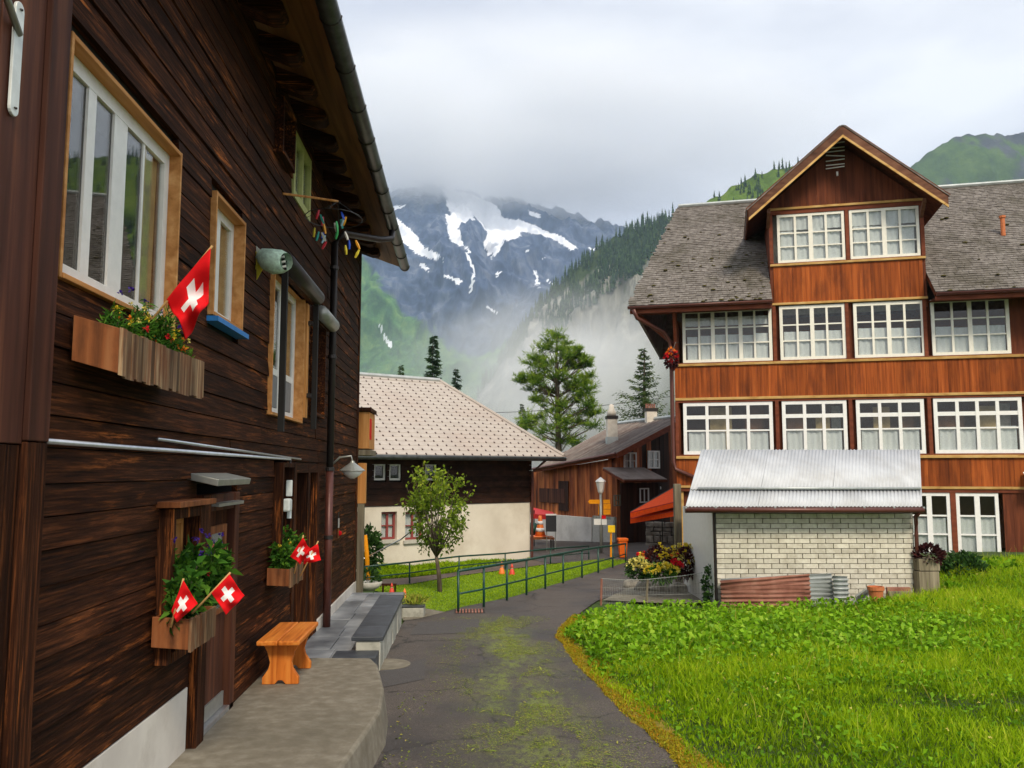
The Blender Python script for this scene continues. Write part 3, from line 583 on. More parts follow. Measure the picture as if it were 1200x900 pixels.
MB().box(FL, 6.53, 6.73, -.1, .06, .28, 2.12).build('door_post', 'dark_board_z', H, bevel=.006); MB().box(FL, 7.53, 7.67, -.1, .03, .28, 2.12).build('door_post', 'red_post', H, bevel=.006)
MB().box(FL, 6.74, 7.52, -.1, .02, 1.985, 2.115).build('lintel', 'red_post', H)
MB().slab([FL(6.36, -.02, 2.24), FL(7.3, -.02, 2.24), FL(7.3, .2, 2.19), FL(6.36, .2, 2.19)], .05).build('door_hood', 'lamp_grey', H, bevel=.005)
MB().slab([FL(6.85, -.02, 2.03), FL(7.6, -.02, 2.03), FL(7.6, .08, 2.02), FL(6.85, .08, 2.02)], .025).build('drip_rail', 'lamp_grey', H)
MB().box(FL, 6.6, 7.66, -.09, .03, .3, .345).build('threshold', 'steel', H, bevel=.004); MB().box(FL, 6.78, 7.5, -.03, -.012, .35, .47).build('kick_plate', 'lamp_grey', D)
# recessed second door
MB().box(FL, 10.16, 11.89, -.4, -.36, .1, 2.4).build('door', 'dark_board_z', H)
for a, b in ((10.15, 10.3), (11.05, 11.18), (11.74, 11.9)): MB().box(FL, a, b, -.3, .012, .12, 2.4).build('door_post', 'dark_board_z', H, bevel=.005)
MB().box(FL, 10.3, 11.74, -.3, .01, 2.28, 2.4).build('lintel', 'dark_board_y', H)
for i in range(5): MB().box(FL, 11.2+i*.108, 11.3+i*.108, -.2, -.16, .15, 2.26).build('door_board', 'red_post', H)
# roof: soffit boards, rafters, gutter, covering
ZE = 6.27; XE = -1.28; TL = .36
def RF(x): return ZE+(XE-x)*TL                            # underside of the roof at x
for i in range(6):
    a = XE-i*.15; MB().slab([(a-.146, 2.0, RF(a-.146)+.02), (a-.146, 16.5, RF(a-.146)+.02), (a, 16.5, RF(a)+.02), (a, 2.0, RF(a)+.02)][::-1], .02).build('soffit_board', 'soffit', H)
MB().slab([(-2.1, 2, RF(-2.1)+.05), (-2.1, 16.5, RF(-2.1)+.05), (-7.5, 16.5, RF(-7.5)+.05), (-7.5, 2, RF(-7.5)+.05)], .05).build('roof_deck', 'soffit', H)
b = MB(); b.slab([(XE+.05, 1.95, RF(XE+.05)+.12), (XE+.05, 16.58, RF(XE+.05)+.12), (-7.6, 16.58, RF(-7.6)+.12), (-7.6, 1.95, RF(-7.6)+.12)], .07); b.build('roof_covering', 'roof_slate', H)
y = 3.5
while y < 16.4:
    x1 = -1.62; w = .13; hgt = .17
    prof = [(x1, -.02), (x1+.02, -.06), (x1-.02, -.13), (x1-.12, -hgt), (-2.15, -hgt)]
    c = [(-2.15, RF(-2.15)-.0)]+[(x1, RF(x1)-.0)]+[(px_, RF(px_)+dz) for px_, dz in prof[1:]]
    b = MB(); n_ = len(c); b.add([(px_, y-w, z_) for px_, z_ in c]+[(px_, y+w, z_) for px_, z_ in c], [tuple(range(n_)), tuple(range(2*n_-1, n_-1, -1))]+[(i, (i+1) % n_, (i+1) % n_+n_, i+n_) for i in range(n_)])
    b.build('rafter', 'dark_board_x', H, bevel=.015); y += .76
MB().slab([(XE+.03, 2, RF(XE)+.1), (XE+.03, 16.5, RF(XE)+.1), (XE+.03, 16.5, RF(XE)-.02), (XE+.03, 2, RF(XE)-.02)], .03).build('fascia', 'soffit', H)
A = np.zeros((2, 9, 3))
gx, gz = -1.2, 6.2
A = np.array([[(gx+.085*math.cos(math.pi+math.pi*j/8), yy, gz+.08+.085*math.sin(math.pi+math.pi*j/8)) for j in range(9)] for yy in (2.0, 16.5)])
g = MB().grid(A).build('gutter', 'gutter_grey', H, smooth=True, normals=False); so_ = g.modifiers.new('thick', 'SOLIDIFY'); so_.thickness = .008
for i in range(16): MB().tube([(gx+.094*math.cos(math.pi+math.pi*j/8), 2.6+i*.92, gz+.08+.094*math.sin(math.pi+math.pi*j/8)) for j in range(9)], .011, 6).build('gutter_bracket', 'dark_metal', H)
pipe = [(gx, 13.6, 6.16), (gx, 13.5, 6.02), (gx-.15, 13.2, 5.92), (-1.8, 12.4, 5.78), (-1.91, 12.25, 5.6), (-1.91, 12.25, 2.3)]
MB().tube(pipe, .05, 10).build('downpipe', 'dark_metal', H, smooth=True); MB().tube([(-1.91, 12.25, 2.3), (-1.91, 12.25, .15)], .055, 10).build('downpipe', 'brown_metal', H, smooth=True)
for zz in (5.2, 3.9, 2.3, 1.35): MB().lathe((-1.91, 12.25, zz), [(.052, 0), (.066, .005), (.066, .05), (.052, .055)], 12).build('pipe_clamp', 'dark_metal', H)
# roller blinds over two windows, guide rails
for a, b_, z_ in ((8.75, 10.7, 4.47), (11.0, 12.0, 4.34)):
    MB().tube([FL(a, .13, z_), FL(b_, .13, z_)], .095, 12).build('blind_box', 'dark_metal' if a < 10 else 'lamp_grey', H, smooth=True); MB().box(FL, a, b_, 0, .1, z_-.09, z_+.08).build('blind_bracket', 'red_post', H)
for yy, z0_ in ((8.83, 2.7), (10.7, 2.82)): MB().box(FL, yy-.03, yy+.03, .09, .15, z0_, 4.42).build('guide_rail', 'black', H)
for yy, zz in ((10.6, 4.1), (10.6, 3.2)): MB().box(FL, yy-.04, yy+.05, .02, .1, zz, zz+.05).build('hinge', 'dark_metal', H)
MB().box(FL, 10.5, 10.64, .02, .05, 2.95, 4.36).build('shutter_edge', 'casing_z', H)
# cable conduits, switch box
def cond(pts, r, m='lamp_grey'): return MB().tube(pts, r, 8).build('conduit', m, H, smooth=True)
cond([FL(4.13, .035, 2.44), FL(9.75, .035, 2.43), FL(9.75, .035, 2.2)], .014, 'steel'); cond([FL(5.6, .03, 2.505), FL(10.4, .03, 2.44)], .011, 'steel')
MB().box(FL, 9.68, 9.83, .012, .08, 2.02, 2.2).build('switch_box', 'white_plastic', H, bevel=.01)
# far-end details: lean post and balcony box behind the corner
MB().box(None, -2.0, -1.88, 16.2, 16.34, .0, 2.2).build('porch_post', 'old_grey', H, bevel=.01); MB().box(None, -2.02, -1.86, 16.19, 16.36, 1.7, 2.45).build('porch_post', 'casing_z', H)
MB().box(None, -2.25, -1.82, 16.3, 17.3, 2.72, 3.42).build('balcony_panel', 'casing_z', H, bevel=.01); MB().box(None, -2.28, -1.79, 16.25, 17.35, 3.43, 3.5).build('balcony_rail', 'dark_board_y', H)
MB().box(None, -2.28, -1.79, 16.25, 17.35, 2.6, 2.7).build('balcony_floor', 'old_grey', H); MB().slab([(-1.816, 16.4, 2.9), (-1.816, 16.7, 2.9), (-1.816, 16.7, 3.3), (-1.816, 16.4, 3.3)], .006).build('wall_cloth', 'flag_red', H)

# ================================================================== pavement and slate terrace by the chalet
def pavement():
    edge = [(-.90, 1), (-.86, 4), (-.83, 6.1), (-.75, 6.9), (-.70, 7.5), (-.74, 8.2), (-.9, 9.2), (-1.0, 9.5)]
    top = [(-2.06, 1)]+edge+[(-2.06, 9.6)]
    b = MB(); n = len(top); b.add([(x, y, .3) for x, y in top]+[(x+(.06 if 0 < i < n-1 else 0), y, -.1) for i, (x, y) in enumerate(top)], [tuple(range(n)), tuple(range(2*n-1, n-1, -1))]+[(i, (i+1) % n, (i+1) % n+n, i+n) for i in range(n)])
    b.build('pavement', 'concrete', kind='structure', bevel=.025, loc=(-1.5, 6, 0), label='raised grey concrete pavement in front of the chalet', cat='pavement')
pavement()
T = thing('terrace', (-1.5, 12, -.1), 'wet slate terrace with concrete block parapet beside the chalet', 'terrace')
MB().box(None, -2.0, -1.06, 9.61, 15.6, -.3, .12).build('base', 'concrete', T)
yy = 9.62
while yy < 15.55:
    d = random.uniform(.55, .8); d = min(d, 15.6-yy)
    xs_ = [-2.0, -1.66+random.uniform(-.06, .06), -1.34+random.uniform(-.05, .05), -1.06] if yy > 10.4 else [-2.0, -1.6+random.uniform(-.06, .06), -1.1]
    for a, b in zip(xs_, xs_[1:]): MB().box(None, a+.004, b-.004, yy+.004, yy+d-.004, .1, .15+random.uniform(-.004, .004)).build('slab', 'slate_wet', T, bevel=.006)
    yy += d
yy = 10.42
while yy < 13.6:
    d = random.uniform(.36, .46)
    MB().box(None, -1.28, -.985+random.uniform(-.008, .008), yy+.008, yy+d-.008, -.2, .3).build('block', 'concrete_lt', T, bevel=.012); yy += d
PW = yy
yy = 10.4
while yy < PW-.05:
    d = min(random.uniform(.7, .95), PW-yy); MB().box(None, -1.33, -.955, yy+.004, yy+d-.004, .303, .352).build('coping', 'slate_dark', T, bevel=.008); yy += d
MB().box(None, -1.5, -1.0, 10.0, 10.4, -.15, .2).build('step', 'slate_dark', T, bevel=.01)

# ================================================================== things on and by the chalet
def flower_box(s0, s1, n1, z0, z1, tilt, label):
    root = thing('flower_box', tuple(FL((s0+s1)/2, n1/2, z0)), label, 'flower box', 'wooden flower boxes on the chalet wall')
    T_ = lambda s, n, z: FL(s, n, z-tilt*n)
    MB().box(T_, s0, s0+.02, .02, n1, z0, z1).build('end_board', 'box_end', root, bevel=.003); MB().box(T_, s1-.02, s1, .02, n1, z0, z1).build('end_board', 'box_end', root, bevel=.003)
    MB().box(T_, s0+.021, s1-.021, .025, .04, z0, z1-.005).build('back_board', 'box_end', root); MB().box(T_, s0+.021, s1-.021, .04, n1-.001, z0+.01, z0+.025).build('bottom_board', 'box_end', root)
    MB().box(T_, s0+.022, s1-.022, .041, n1-.002, z0+.026, z1-.05).build('soil', 'interior', root)
    s = s0+.001
    while s < s1-.02:
        w = min(random.uniform(.035, .075), s1-s)
        MB().box(T_, s+.001, s+w-.0015, n1+.001, n1+.018+random.uniform(0, .003), z0-.012+random.uniform(-.008, .01), z1+random.uniform(-.004, .006)).build('slat', 'box_slat', root); s += w
    return T_
BX1 = flower_box(4.37, 5.72, .25, 2.86, 3.09, .28, 'largest wooden flower box below the white upstairs window')
BX2 = flower_box(5.66, 6.2, .25, 1.19, 1.38, .08, 'small wooden flower box left of the low door')
BX3 = flower_box(8.83, 9.5, .24, 1.16, 1.33, .05, 'farthest wooden flower box above the orange bench')
def bush(name, T_, s0, s1, n, z, h, nl, label, blooms, mat='box_leaf', L=.055, W=.022, spikes=0):
    root = thing(name, tuple(T_((s0+s1)/2, n, z)), label, 'plant', 'plants in the chalet flower boxes')
    P, D = [], []
    b = MB(); k = int((s1-s0)*26)
    for i in range(k):
        s = random.uniform(s0, s1); hh = h*random.uniform(.35, 1)*(1-.5*abs((s-(s0+s1)/2)/((s1-s0)/2))**2); lean = np.array([random.uniform(-.3, .45), random.uniform(-.4, .4), 1.])*hh
        p0 = T_(s, n+random.uniform(-.06, .05), z-.03); p1 = p0+lean; b.tube([p0, (p0+p1)/2+np.array([0, 0, .01]), p1], .0035, 4)
        m = max(6, nl//k); t = RNG.random(m); P.append(p0+np.outer(t, lean)+RNG.normal(size=(m, 3))*.012); D.append(RNG.normal(size=(m, 3))+np.array([.5, -.3, .5]))
    b.build('stem', 'bark', root, kind='stuff')
    P = np.vstack(P); D = np.vstack(D); leaf_obj('foliage', P, D, L*RNG.uniform(.6, 1.3, len(P)), W*RNG.uniform(.7, 1.3, len(P)), mat, root, bend=.1)
    for bm_, cnt, lo, hi, r in blooms:
        PP = []; DD = []
        for _ in range(cnt):
            c = np.array(T_(random.uniform(s0, s1), n+random.uniform(-.02, .1), z+h*random.uniform(lo, hi)))
            d = unit(RNG.normal(size=(9, 3))+np.array([.4, -.5, .3])); PP.append(c+d*r*.15); DD.append(d)
        leaf_obj('blossom', np.vstack(PP), np.vstack(DD), r, r*.7, 'bloom_'+bm_, root, bend=.05)
bush('flowering_plant', BX1, 4.5, 5.66, .14, 3.08, .24, 2600, 'feathery green plants with yellow and purple flowers in the large box', [('yellow', 16, .2, .8, .022), ('purple', 6, .6, 1.1, .02), ('orange', 7, .1, .5, .024), ('red', 7, .0, .4, .022), ('paleyellow', 9, .3, .8, .018)], L=.06, W=.01)
bush('flowering_plant', BX2, 5.7, 6.5, .13, 1.37, .52, 1500, 'tall leafy plant with dark blue flowers in the small box', [('purple', 12, .65, 1.0, .024), ('red', 3, .4, .5, .025)], L=.1, W=.045)
bush('flowering_plant', BX3, 8.86, 9.46, .13, 1.32, .4, 1500, 'bushy green plant with tiny yellow flowers in the far box', [('yellow', 22, .1, .75, .026)], L=.075, W=.03)

def flag(tip, foot, corners, depth, size_note, label, wav=.03):
    """corners a,b,c,d: hoist top, hoist bottom, fly bottom, fly top in pixels at the given distance along the lane"""
    root = thing('flag', tuple(oy(*foot, depth)), label, 'flag', 'Swiss flags on the chalet')
    MB().tube([oy(*foot, depth), oy(*tip, depth)], .007, 8).build('pole', 'pole_wood', root, smooth=True)
    a, b, c, d = [oy(*p, depth-.012) for p in corners]; N = 32; V = np.zeros((N+1, N+1, 3))
    for i in range(N+1):
        for j in range(N+1):
            s, t = i/N, j/N                                # s down the hoist, t towards the fly
            p = a*(1-s)*(1-t)+b*s*(1-t)+c*s*t+d*(1-s)*t
            V[i, j] = p+np.array([.3*wav, -wav, .2*wav])*math.sin(t*7.5+s*3.2)*(.25+t)+np.array([.25, -1, 0])*wav*.6*math.sin(s*10+t*4)*(.15+t)
    m = MB(); m.grid(V); m.m = [1 if ((13 <= i < 19 and 6 <= j < 26) or (13 <= j < 19 and 6 <= i < 26)) else 0 for i in range(N) for j in range(N)]
    o = m.build('cloth', ['flag_red', 'flag_white'], root, smooth=True, normals=False); o.modifiers.new('thick', 'SOLIDIFY').thickness = .002
flag((249, 288), (163, 393), [(247, 291), (195, 351), (218, 394), (244, 360)], 4.86, 0, 'large Swiss flag, red with white cross, by the upstairs window', .06)
flag((215, 678), (200, 735), [(215, 680), (200.5, 716), (207, 729), (232, 708)], 5.62, 0, 'Swiss flag drooping at the near end of the small flower box', .02)
flag((270, 671), (225, 719), [(269, 673), (247.5, 695), (265, 720), (286.5, 698.5)], 5.75, 0, 'Swiss flag on a slanted stick in front of the low door', .02)
flag((355.5, 627), (345, 672), [(355, 630), (340, 652), (352, 661), (363, 643)], 8.85, 0, 'Swiss flag nearer the wall above the far flower box', .03)
flag((373, 634), (352, 675), [(372.5, 637), (355, 648), (356, 661), (376, 657)], 8.9, 0, 'Swiss flag farther out above the orange bench', .02)

def bench():
    root = thing('bench', (-1.7, 8.75, .3), 'orange varnished wooden bench on the pavement', 'bench')
    MB().box(None, -1.93, -1.735, 8.25, 9.28, .68, .725).build('seat_board', 'bench_wood', root, bevel=.012); MB().box(None, -1.73, -1.53, 8.25, 9.28, .68, .725).build('seat_board', 'bench_wood', root, bevel=.012)
    for y in (8.42, 9.06):
        prof = [(-.17, 0), (-.17, .06), (-.115, .14), (-.1, .2), (-.13, .3), (-.17, .375), (.17, .375), (.13, .3), (.1, .2), (.115, .14), (.17, .06), (.17, 0), (.05, 0), (.02, .035), (-.02, .035), (-.05, 0)]
        n = len(prof); b = MB(); b.add([(-1.73+x, y-.03, .301+z) for x, z in prof]+[(-1.73+x, y+.03, .301+z) for x, z in prof], [tuple(range(n)), tuple(range(2*n-1, n-1, -1))]+[(i, (i+1) % n, (i+1) % n+n, i+n) for i in range(n)])
        b.build('leg', 'bench_leg', root, bevel=.006)
    MB().box(None, -1.745, -1.715, 8.45, 9.03, .5, .58).build('stretcher', 'bench_wood', root, bevel=.005)
bench()
def wall_lamp():
    c = np.array([-1.66, 12.75, 2.32]); root = thing('wall_lamp', (-2, 12.75, 2.3), 'white cone shaped lamp on a bent arm right of the downpipe', 'lamp')
    MB().tube([(-1.99, 12.75, 2.36), (-1.85, 12.75, 2.5), (-1.68, 12.75, 2.52), c+np.array([0, 0, .12])], .014, 8).build('arm', 'lamp_grey', root, smooth=True)
    MB().lathe(c, [(.025, .13), (.04, .1), (.19, -.01), (.19, -.02), (.17, -.022)], 20).build('lamp_shade', 'lamp_grey', root, smooth=False); MB().lathe(c, [(.165, -.023), (.1, -.09), (.03, -.13)], 16).build('lamp_glass', 'lamp_glass', root, smooth=True)
wall_lamp()
o = thing('spotlight', (-1.9, 9.6, 1.95), 'small white floodlight under the switch box beside the window', 'lamp')
MB().box(FL, 9.48, 9.62, .02, .1, 1.86, 2.0).build('housing', 'white_plastic', o, bevel=.02); MB().tube([FL(9.55, .0, 1.93), FL(9.55, .05, 1.93)], .02, 8).build('bracket', 'steel', o); MB().tube([FL(9.66, .06, 1.9), FL(9.66, .06, 1.78)], .025, 10).build('sensor', 'white_plastic', o)
o = thing('wall_ornament', tuple(FL(13.68, .01, 1.25)), 'small painted wooden ornament hanging on the dark wall', 'ornament')
MB().box(FL, 13.63, 13.75, .012, .03, 1.25, 1.4).build('lower_plaque', 'box_end', o, bevel=.01); MB().box(FL, 13.65, 13.73, .012, .03, 1.41, 1.56).build('upper_plaque', 'pot_stone', o, bevel=.01); MB().tube([FL(13.69, .015, 1.56), FL(13.69, .02, 1.66)], .006, 6).build('hanger', 'cord', o)
MB().lathe(tuple(FL(13.69, .04, 1.33)), [(.005, -.04), (.035, -.02), (.035, .02), (.005, .04)], 10).build('painted_heart', 'flag_red', o, smooth=True)
# white bracket plate with a rod at the upper left corner
o = thing('wall_bracket', tuple(FL(3.6, .03, 4.2)), 'white metal wall plate with rod at top left corner', 'bracket')
pa, pb = FL.px(16, 128, .04), FL.px(20, 10, .04); b = MB(); s_c = (pa[0]+pb[0])/2; hw = .035
prof = [(s_c+hw*math.cos(a), pb[1]+hw*math.sin(a)) for a in np.linspace(0, math.pi, 9)]+[(s_c+hw*math.cos(a), pa[1]+hw*math.sin(a)) for a in np.linspace(math.pi, 2*math.pi, 9)]
n = len(prof); b.add([FL(s, .036, z) for s, z in prof]+[FL(s, .05, z) for s, z in prof], [tuple(range(n)), tuple(range(2*n-1, n-1, -1))]+[(i, (i+1) % n, (i+1) % n+n, i+n) for i in range(n)]); b.build('plate', 'white_plastic', o, bevel=.003)
MB().tube([FL(s_c, .05, (pa[1]*.25+pb[1]*.75)), FL(s_c-.4, .12, pb[1]*.8+pa[1]*.2+.15)], .016, 10).build('rod', 'lamp_grey', o, smooth=True)
for z_ in (pa[1]+.0, pb[1]-.0): MB().lathe(tuple(FL(s_c, .052, z_)), [(.009, -.002), (.009, .003)], 8).build('screw', 'dark_metal', o)
# wind sock shaped like a fish
def windsock():
    y0 = 8.1; P = lambda u, v, dy=0: oy(u, v, y0+dy)
    root = thing('windsock', tuple(P(330, 318)), 'green and yellow fish windsock fluttering by the window', 'windsock')
    cl = [(298, 288), (306, 297), (314, 305), (322, 306), (330, 307), (336, 306)]; rr = [.045, .07, .11, .125, .115, .085]
    m = MB(); pts = [P(*c)+np.array([0, .02*math.sin(i*2), .01*math.cos(i*3)]) for i, c in enumerate(cl)]; m.tube(pts[1:], rr[1:], 12, cap=False); m.build('body', 'sock_green', root, smooth=True)
    for k, (a, b_, c) in enumerate((((294, 281), (308, 296), (298, 306)), ((301, 297), (310, 312), (301, 328)), ((296, 290), (303, 298), (299, 320)))): MB().slab([P(*a, .02*k), P(*b_, -.03*k), P(*c, .04)], .004).build('tail', 'sock_yellow' if k else 'sock_white', root)
    for k in range(7): t = k/6; MB().slab([P(329+t*3, 298+t*17), P(333+t*3, 297+t*17), P(333+t*3, 299.2+t*17), P(329+t*3, 300+t*17)], .02).build('stripe', 'sock_white' if k % 2 else 'black', root)
    MB().tube([P(336, 306), FL(8.83, .12, 4.42)], .006, 6).build('stick', 'cord', root)
windsock()
def peg_dryer():
    c = ox(391, 268, -1.55); root = thing('peg_dryer', tuple(c), 'hanging drying rack with colourful clothes pegs under the eaves', 'drying rack')
    top = ox(396, 236, -1.5); b = MB(); b.tube([ox(331, 227, -2.0), ox(363, 231, -1.78), top], .014, 6); b.build('hanger_arm', 'casing_z', root)
    R_ = .33; ring = [c+np.array([R_*math.cos(a), R_*math.sin(a)*1.2, .12]) for a in np.linspace(0, 2*math.pi, 17)]; MB().tube(ring, .006, 5).build('ring', 'dark_metal', root)
    for a in (0, 1.57, 3.14, 4.71): MB().tube([top, c+np.array([R_*math.cos(a), R_*math.sin(a)*1.2, .12])], .003, 4).build('cord', 'cord', root)
    for k in range(22):
        a = random.random()*6.28; r = R_*random.uniform(.3, 1); p = c+np.array([r*math.cos(a), 1.2*r*math.sin(a), random.uniform(-.25, .12)])
        ax = np.array([random.uniform(-.5, .5), random.uniform(-.5, .5), 1.]); ax /= np.linalg.norm(ax); MB().tube([p-ax*.055, p, p+ax*.055], [.012, .018, .01], 4).build('peg', 'peg%d' % (k % 8), root)
peg_dryer()

# ================================================================== right: the big orange-brown guest house
tR = math.radians(17); pA = oy(793, 560, 22.8)
FR = Fac(pA[0], pA[1], math.cos(tR), -math.sin(tR))
HR = thing('guest_house', tuple(FR(7, -4, 0)), 'large orange brown timber house with rows of white windows', 'house')
SW = 15.
def sx(u, v=450): return FR.px(u, v)[0]
S1, S2, S3 = (sx(905)+sx(914))/2, (sx(990)+sx(1001))/2, (sx(1083)+sx(1092))/2
D0, D1 = sx(903, 330), sx(1086, 330)                      # dormer
W2 = [(sx(800, 400), sx(905, 400), 6), (sx(914, 390), sx(991, 390), 4), (sx(1001, 390), sx(1084, 390), 4), (sx(1092, 390), sx(1184, 390), 4)]
W1 = [(sx(801, 500), sx(906, 500), 4), (sx(917, 500), sx(993, 500), 3), (sx(1004, 500), sx(1084, 500), 3), (sx(1095, 500), sx(1199, 500), 4)]
last = 8.9
while last < SW-2: W2.append((last, last+1.9, 4)); W1.append((last, last+1.9, 4)); last += 2.1
Z2 = (5.22, 6.66); Z1 = (2.74, 4.13); Z0 = (.12, 1.76)
def curt(n, z0, z1): return [(i/n+.01+random.uniform(0, .012), (i+1)/n-.01-random.uniform(0, .02), z0, z1+random.uniform(-.03, .035)) for i in range(n)]
for i, (a, b, c) in enumerate(W2):
    cols = [(k/c, .10 if k % 2 == 0 else .055) for k in range(1, c)]
    window(FR, HR, a, b, *Z2, cols, 3, n=.0, fr=.08, rw=.035, curtain_or_reflection=curt(c, 0, .52)+([(0, 1, .72, .9)] if i == 0 else []), mat='cream_paint')  # first window: pale lace strip imitates a light reflection across its upper panes
for i, (a, b, c) in enumerate(W1):
    w_ = window(FR, HR, a, b, *Z1, [(k/c, .08) for k in range(1, c)], [(.45, .04), (.75, .1)], n=.0, fr=.09, curtain_or_reflection=curt(c, 0, .45), mat='white_paint')
    for s_, k_, m_ in ((.1, .3, 'interior_brown'), (.55, .22, 'curtain_tan'), (.8, .14, 'bloom_stand')) if i % 2 else ((.3, .25, 'curtain_tan'), (.7, .2, 'interior_brown')):
        MB().box(FR, a+(b-a)*s_, a+(b-a)*min(.96, s_+k_), -.55, -.5, Z1[0]+.1, Z1[0]+random.uniform(.95, 1.3)).build('room_panel', m_ if m_ in MT else 'curtain_grey', w_)
W0 = [(sx(1066, 620), sx(1115, 620)), (sx(1122, 620), sx(1172, 620)), (9.0, 10.4), (11, 12.4)]
for a, b in W0: window(FR, HR, a, b, *Z0, [(.5, .12)], [(.36, .04), (.67, .04)], n=.0, fr=.08, curtain_or_reflection=curt(2, 0, .64), mat='white_paint')
def boards(Fa, parent, s0, s1, z0, z1, n, mat, w=.24, t=.02, name='board'):
    s = s0; 
    while s < s1-.01:
        d = min(w*random.uniform(.9, 1.1), s1-s); d = s1-s if s1-s-d < .06 else d
        MB().box(Fa, s+.002, s+d-.002, n-t, n+random.uniform(-.003, .003), z0, z1).build(name, mat, parent); s += d
boards(FR, HR, 0, SW, 4.27, 5.12, 0, 'house_board'); boards(FR, HR, 0, SW, 1.92, 2.62, 0, 'house_board'); boards(FR, HR, W0[1][1]+.1, 9, .0, 1.8, -.01, 'house_dark')
boards(FR, HR, 3.0, W0[0][0], .0, 1.8, -.01, 'house_dark')
MB().box(FR, 0.02, SW, -1.6, -1.5, -.3, 6.6).build('wall_core', 'interior_brown', HR); MB().box(FR, .02, .12, -1.5, -.12, -.4, 6.4).build('end_wall', 'house_dark', HR)
for zf in (-.3, 2.0, 4.4): MB().box(FR, .13, SW, -1.5, -.13, zf+.0, zf+.1).build('floor_slab', 'interior_brown', HR)
MB().box(FR, .02, SW, -9.4, -1.61, -.4, 6.6).build('house_body', 'house_dark', HR)
for za, zb, n in ((5.122, 5.19, .05), (4.195, 4.265, .05), (2.625, 2.70, .06), (1.85, 1.915, .05)): MB().box(FR, 0, SW, -.02, n, za, zb).build('moulding', 'trim_yellow', HR, bevel=.008)
for za, zb in ((5.192, 5.218), (4.135, 4.193), (2.70, 2.738), (1.762, 1.848)): MB().box(FR, .005, SW, -.1, .02, za, zb).build('beam', 'beam_red', HR)
for s in (.04, S1, S2, S3, 8.75): MB().box(FR, s-.045, s+.045, -.1, .03, 5.2, 6.7).build('post', 'beam_red', HR, bevel=.006); MB().box(FR, s-.045, s+.045, -.1, .03, 2.7, 4.16).build('post', 'beam_red', HR, bevel=.006)
MB().box(FR, W0[0][1]+.005, W0[1][0]-.005, -.1, .02, 0, 1.76).build('post', 'beam_red', HR)
for (w0, z0, z1) in ((W2, 5.2, 6.7), (W1, 2.72, 4.16), ([(0, 0, 0)]+W0[:2], .1, 1.78)):
    for p, q in zip(w0, w0[1:]):
        if q[0]-p[1] > .13: MB().box(FR, p[1]+.003, q[0]-.003, -.3, -.11, z0, z1).build('infill', 'house_dark', HR)
for s in (.06, .0): pass
MB().box(FR, .0, .1, -.1, .0, -.4, 1.85).build('corner_post', 'old_grey', HR); MB().box(FR, .11, .17, -.1, -.02, -.4, 1.85).build('corner_post', 'trim_yellow', HR)
MB().slab([FR(0, .62, 6.7), FR(.0, -.02, 5.6), FR(.0, -.02, 5.45), FR(0, .7, 6.62)], .08).build('brace', 'beam_red', HR); MB().slab([FR(-.95, -.1, 6.66), FR(-.0, -.1, 5.8), FR(-.0, -.1, 5.66), FR(-.95, -.1, 6.54)], .08).build('brace', 'beam_red', HR)
# main roof
NR, NE, ZE_ = -4.6, .8, 6.70
sl0 = FR.px(738, 356, NE)[0]; sr0, ZR = FR.px(795, 243, NR); ZR = (ZR+FR.px(877, 239, NR)[1]+FR.px(1150, 217, NR)[1])/3
SRT = SW+1
def RP(t, s, lift=0):                                     # a point on the front slope, t from eave to ridge
    n = NE+(NR-NE)*t; z = ZE_+(ZR-ZE_)*t; L = math.hypot(NR-NE, ZR-ZE_); return FR(s, n+lift*(ZR-ZE_)/L, z+lift*(NE-NR)/L)
tm = (NE+.35)/(NE-NR)
MB().slab([RP(0, sl0), RP(0, D0-.01), RP(1, D0-.01), RP(1, sr0)], .12).build('roof_deck', 'house_dark', HR); MB().slab([RP(0, D1+.01), RP(0, SRT), RP(1, SRT), RP(1, D1+.01)], .12).build('roof_deck', 'house_dark', HR); MB().slab([RP(tm, D0), RP(tm, D1), RP(1, D1), RP(1, D0)], .12).build('roof_deck', 'house_dark', HR)
MB().slab([RP(1, sr0), RP(1, SRT), FR(SRT, 2*NR-NE, ZE_), FR(sl0, 2*NR-NE, ZE_)], .1).build('roof_deck', 'roof_slate', HR); MB().slab([RP(0, sl0), RP(1, sr0), FR(sl0, 2*NR-NE, ZE_)], .1).build('roof_hip', 'roof_slate', HR)
def slates():
    b = MB(); L = math.hypot(NR-NE, ZR-ZE_); N = int(L/.125)
    for i in range(N):
        t0, t1 = i/N, (i+1.25)/N; sL = sl0+(sr0-sl0)*t0; s = sL-random.uniform(0, .1)
        while s < SRT:
            w = random.uniform(.13, .24)
            if t0 <= tm+.1:
                if s < D0-.01 < s+w: w = D0-.01-s+.001
                if D0-.02 < s < D1+.01: s = D1+.012
            if w > .02:
                l = .026+random.uniform(-.004, .008); d = random.uniform(-.008, .008)/L; k = random.uniform(-.004, .006)
                P = [RP(t0+d, s, .0), RP(t0+d, s+w-.008, .0), RP(t1, s+w-.008, .0), RP(t1, s, .0), RP(t0+d, s, l), RP(t0+d, s+w-.008, l+k), RP(t1, s+w-.008, .012), RP(t1, s, .012)]
                b.add(P, [(4, 5, 6, 7), (0, 1, 5, 4), (1, 2, 6, 5), (3, 0, 4, 7)])
            s += max(w, .02)
    b.build('slates', 'roof_slate', HR, kind='stuff', normals=False)
slates()
P, D_ = [], []
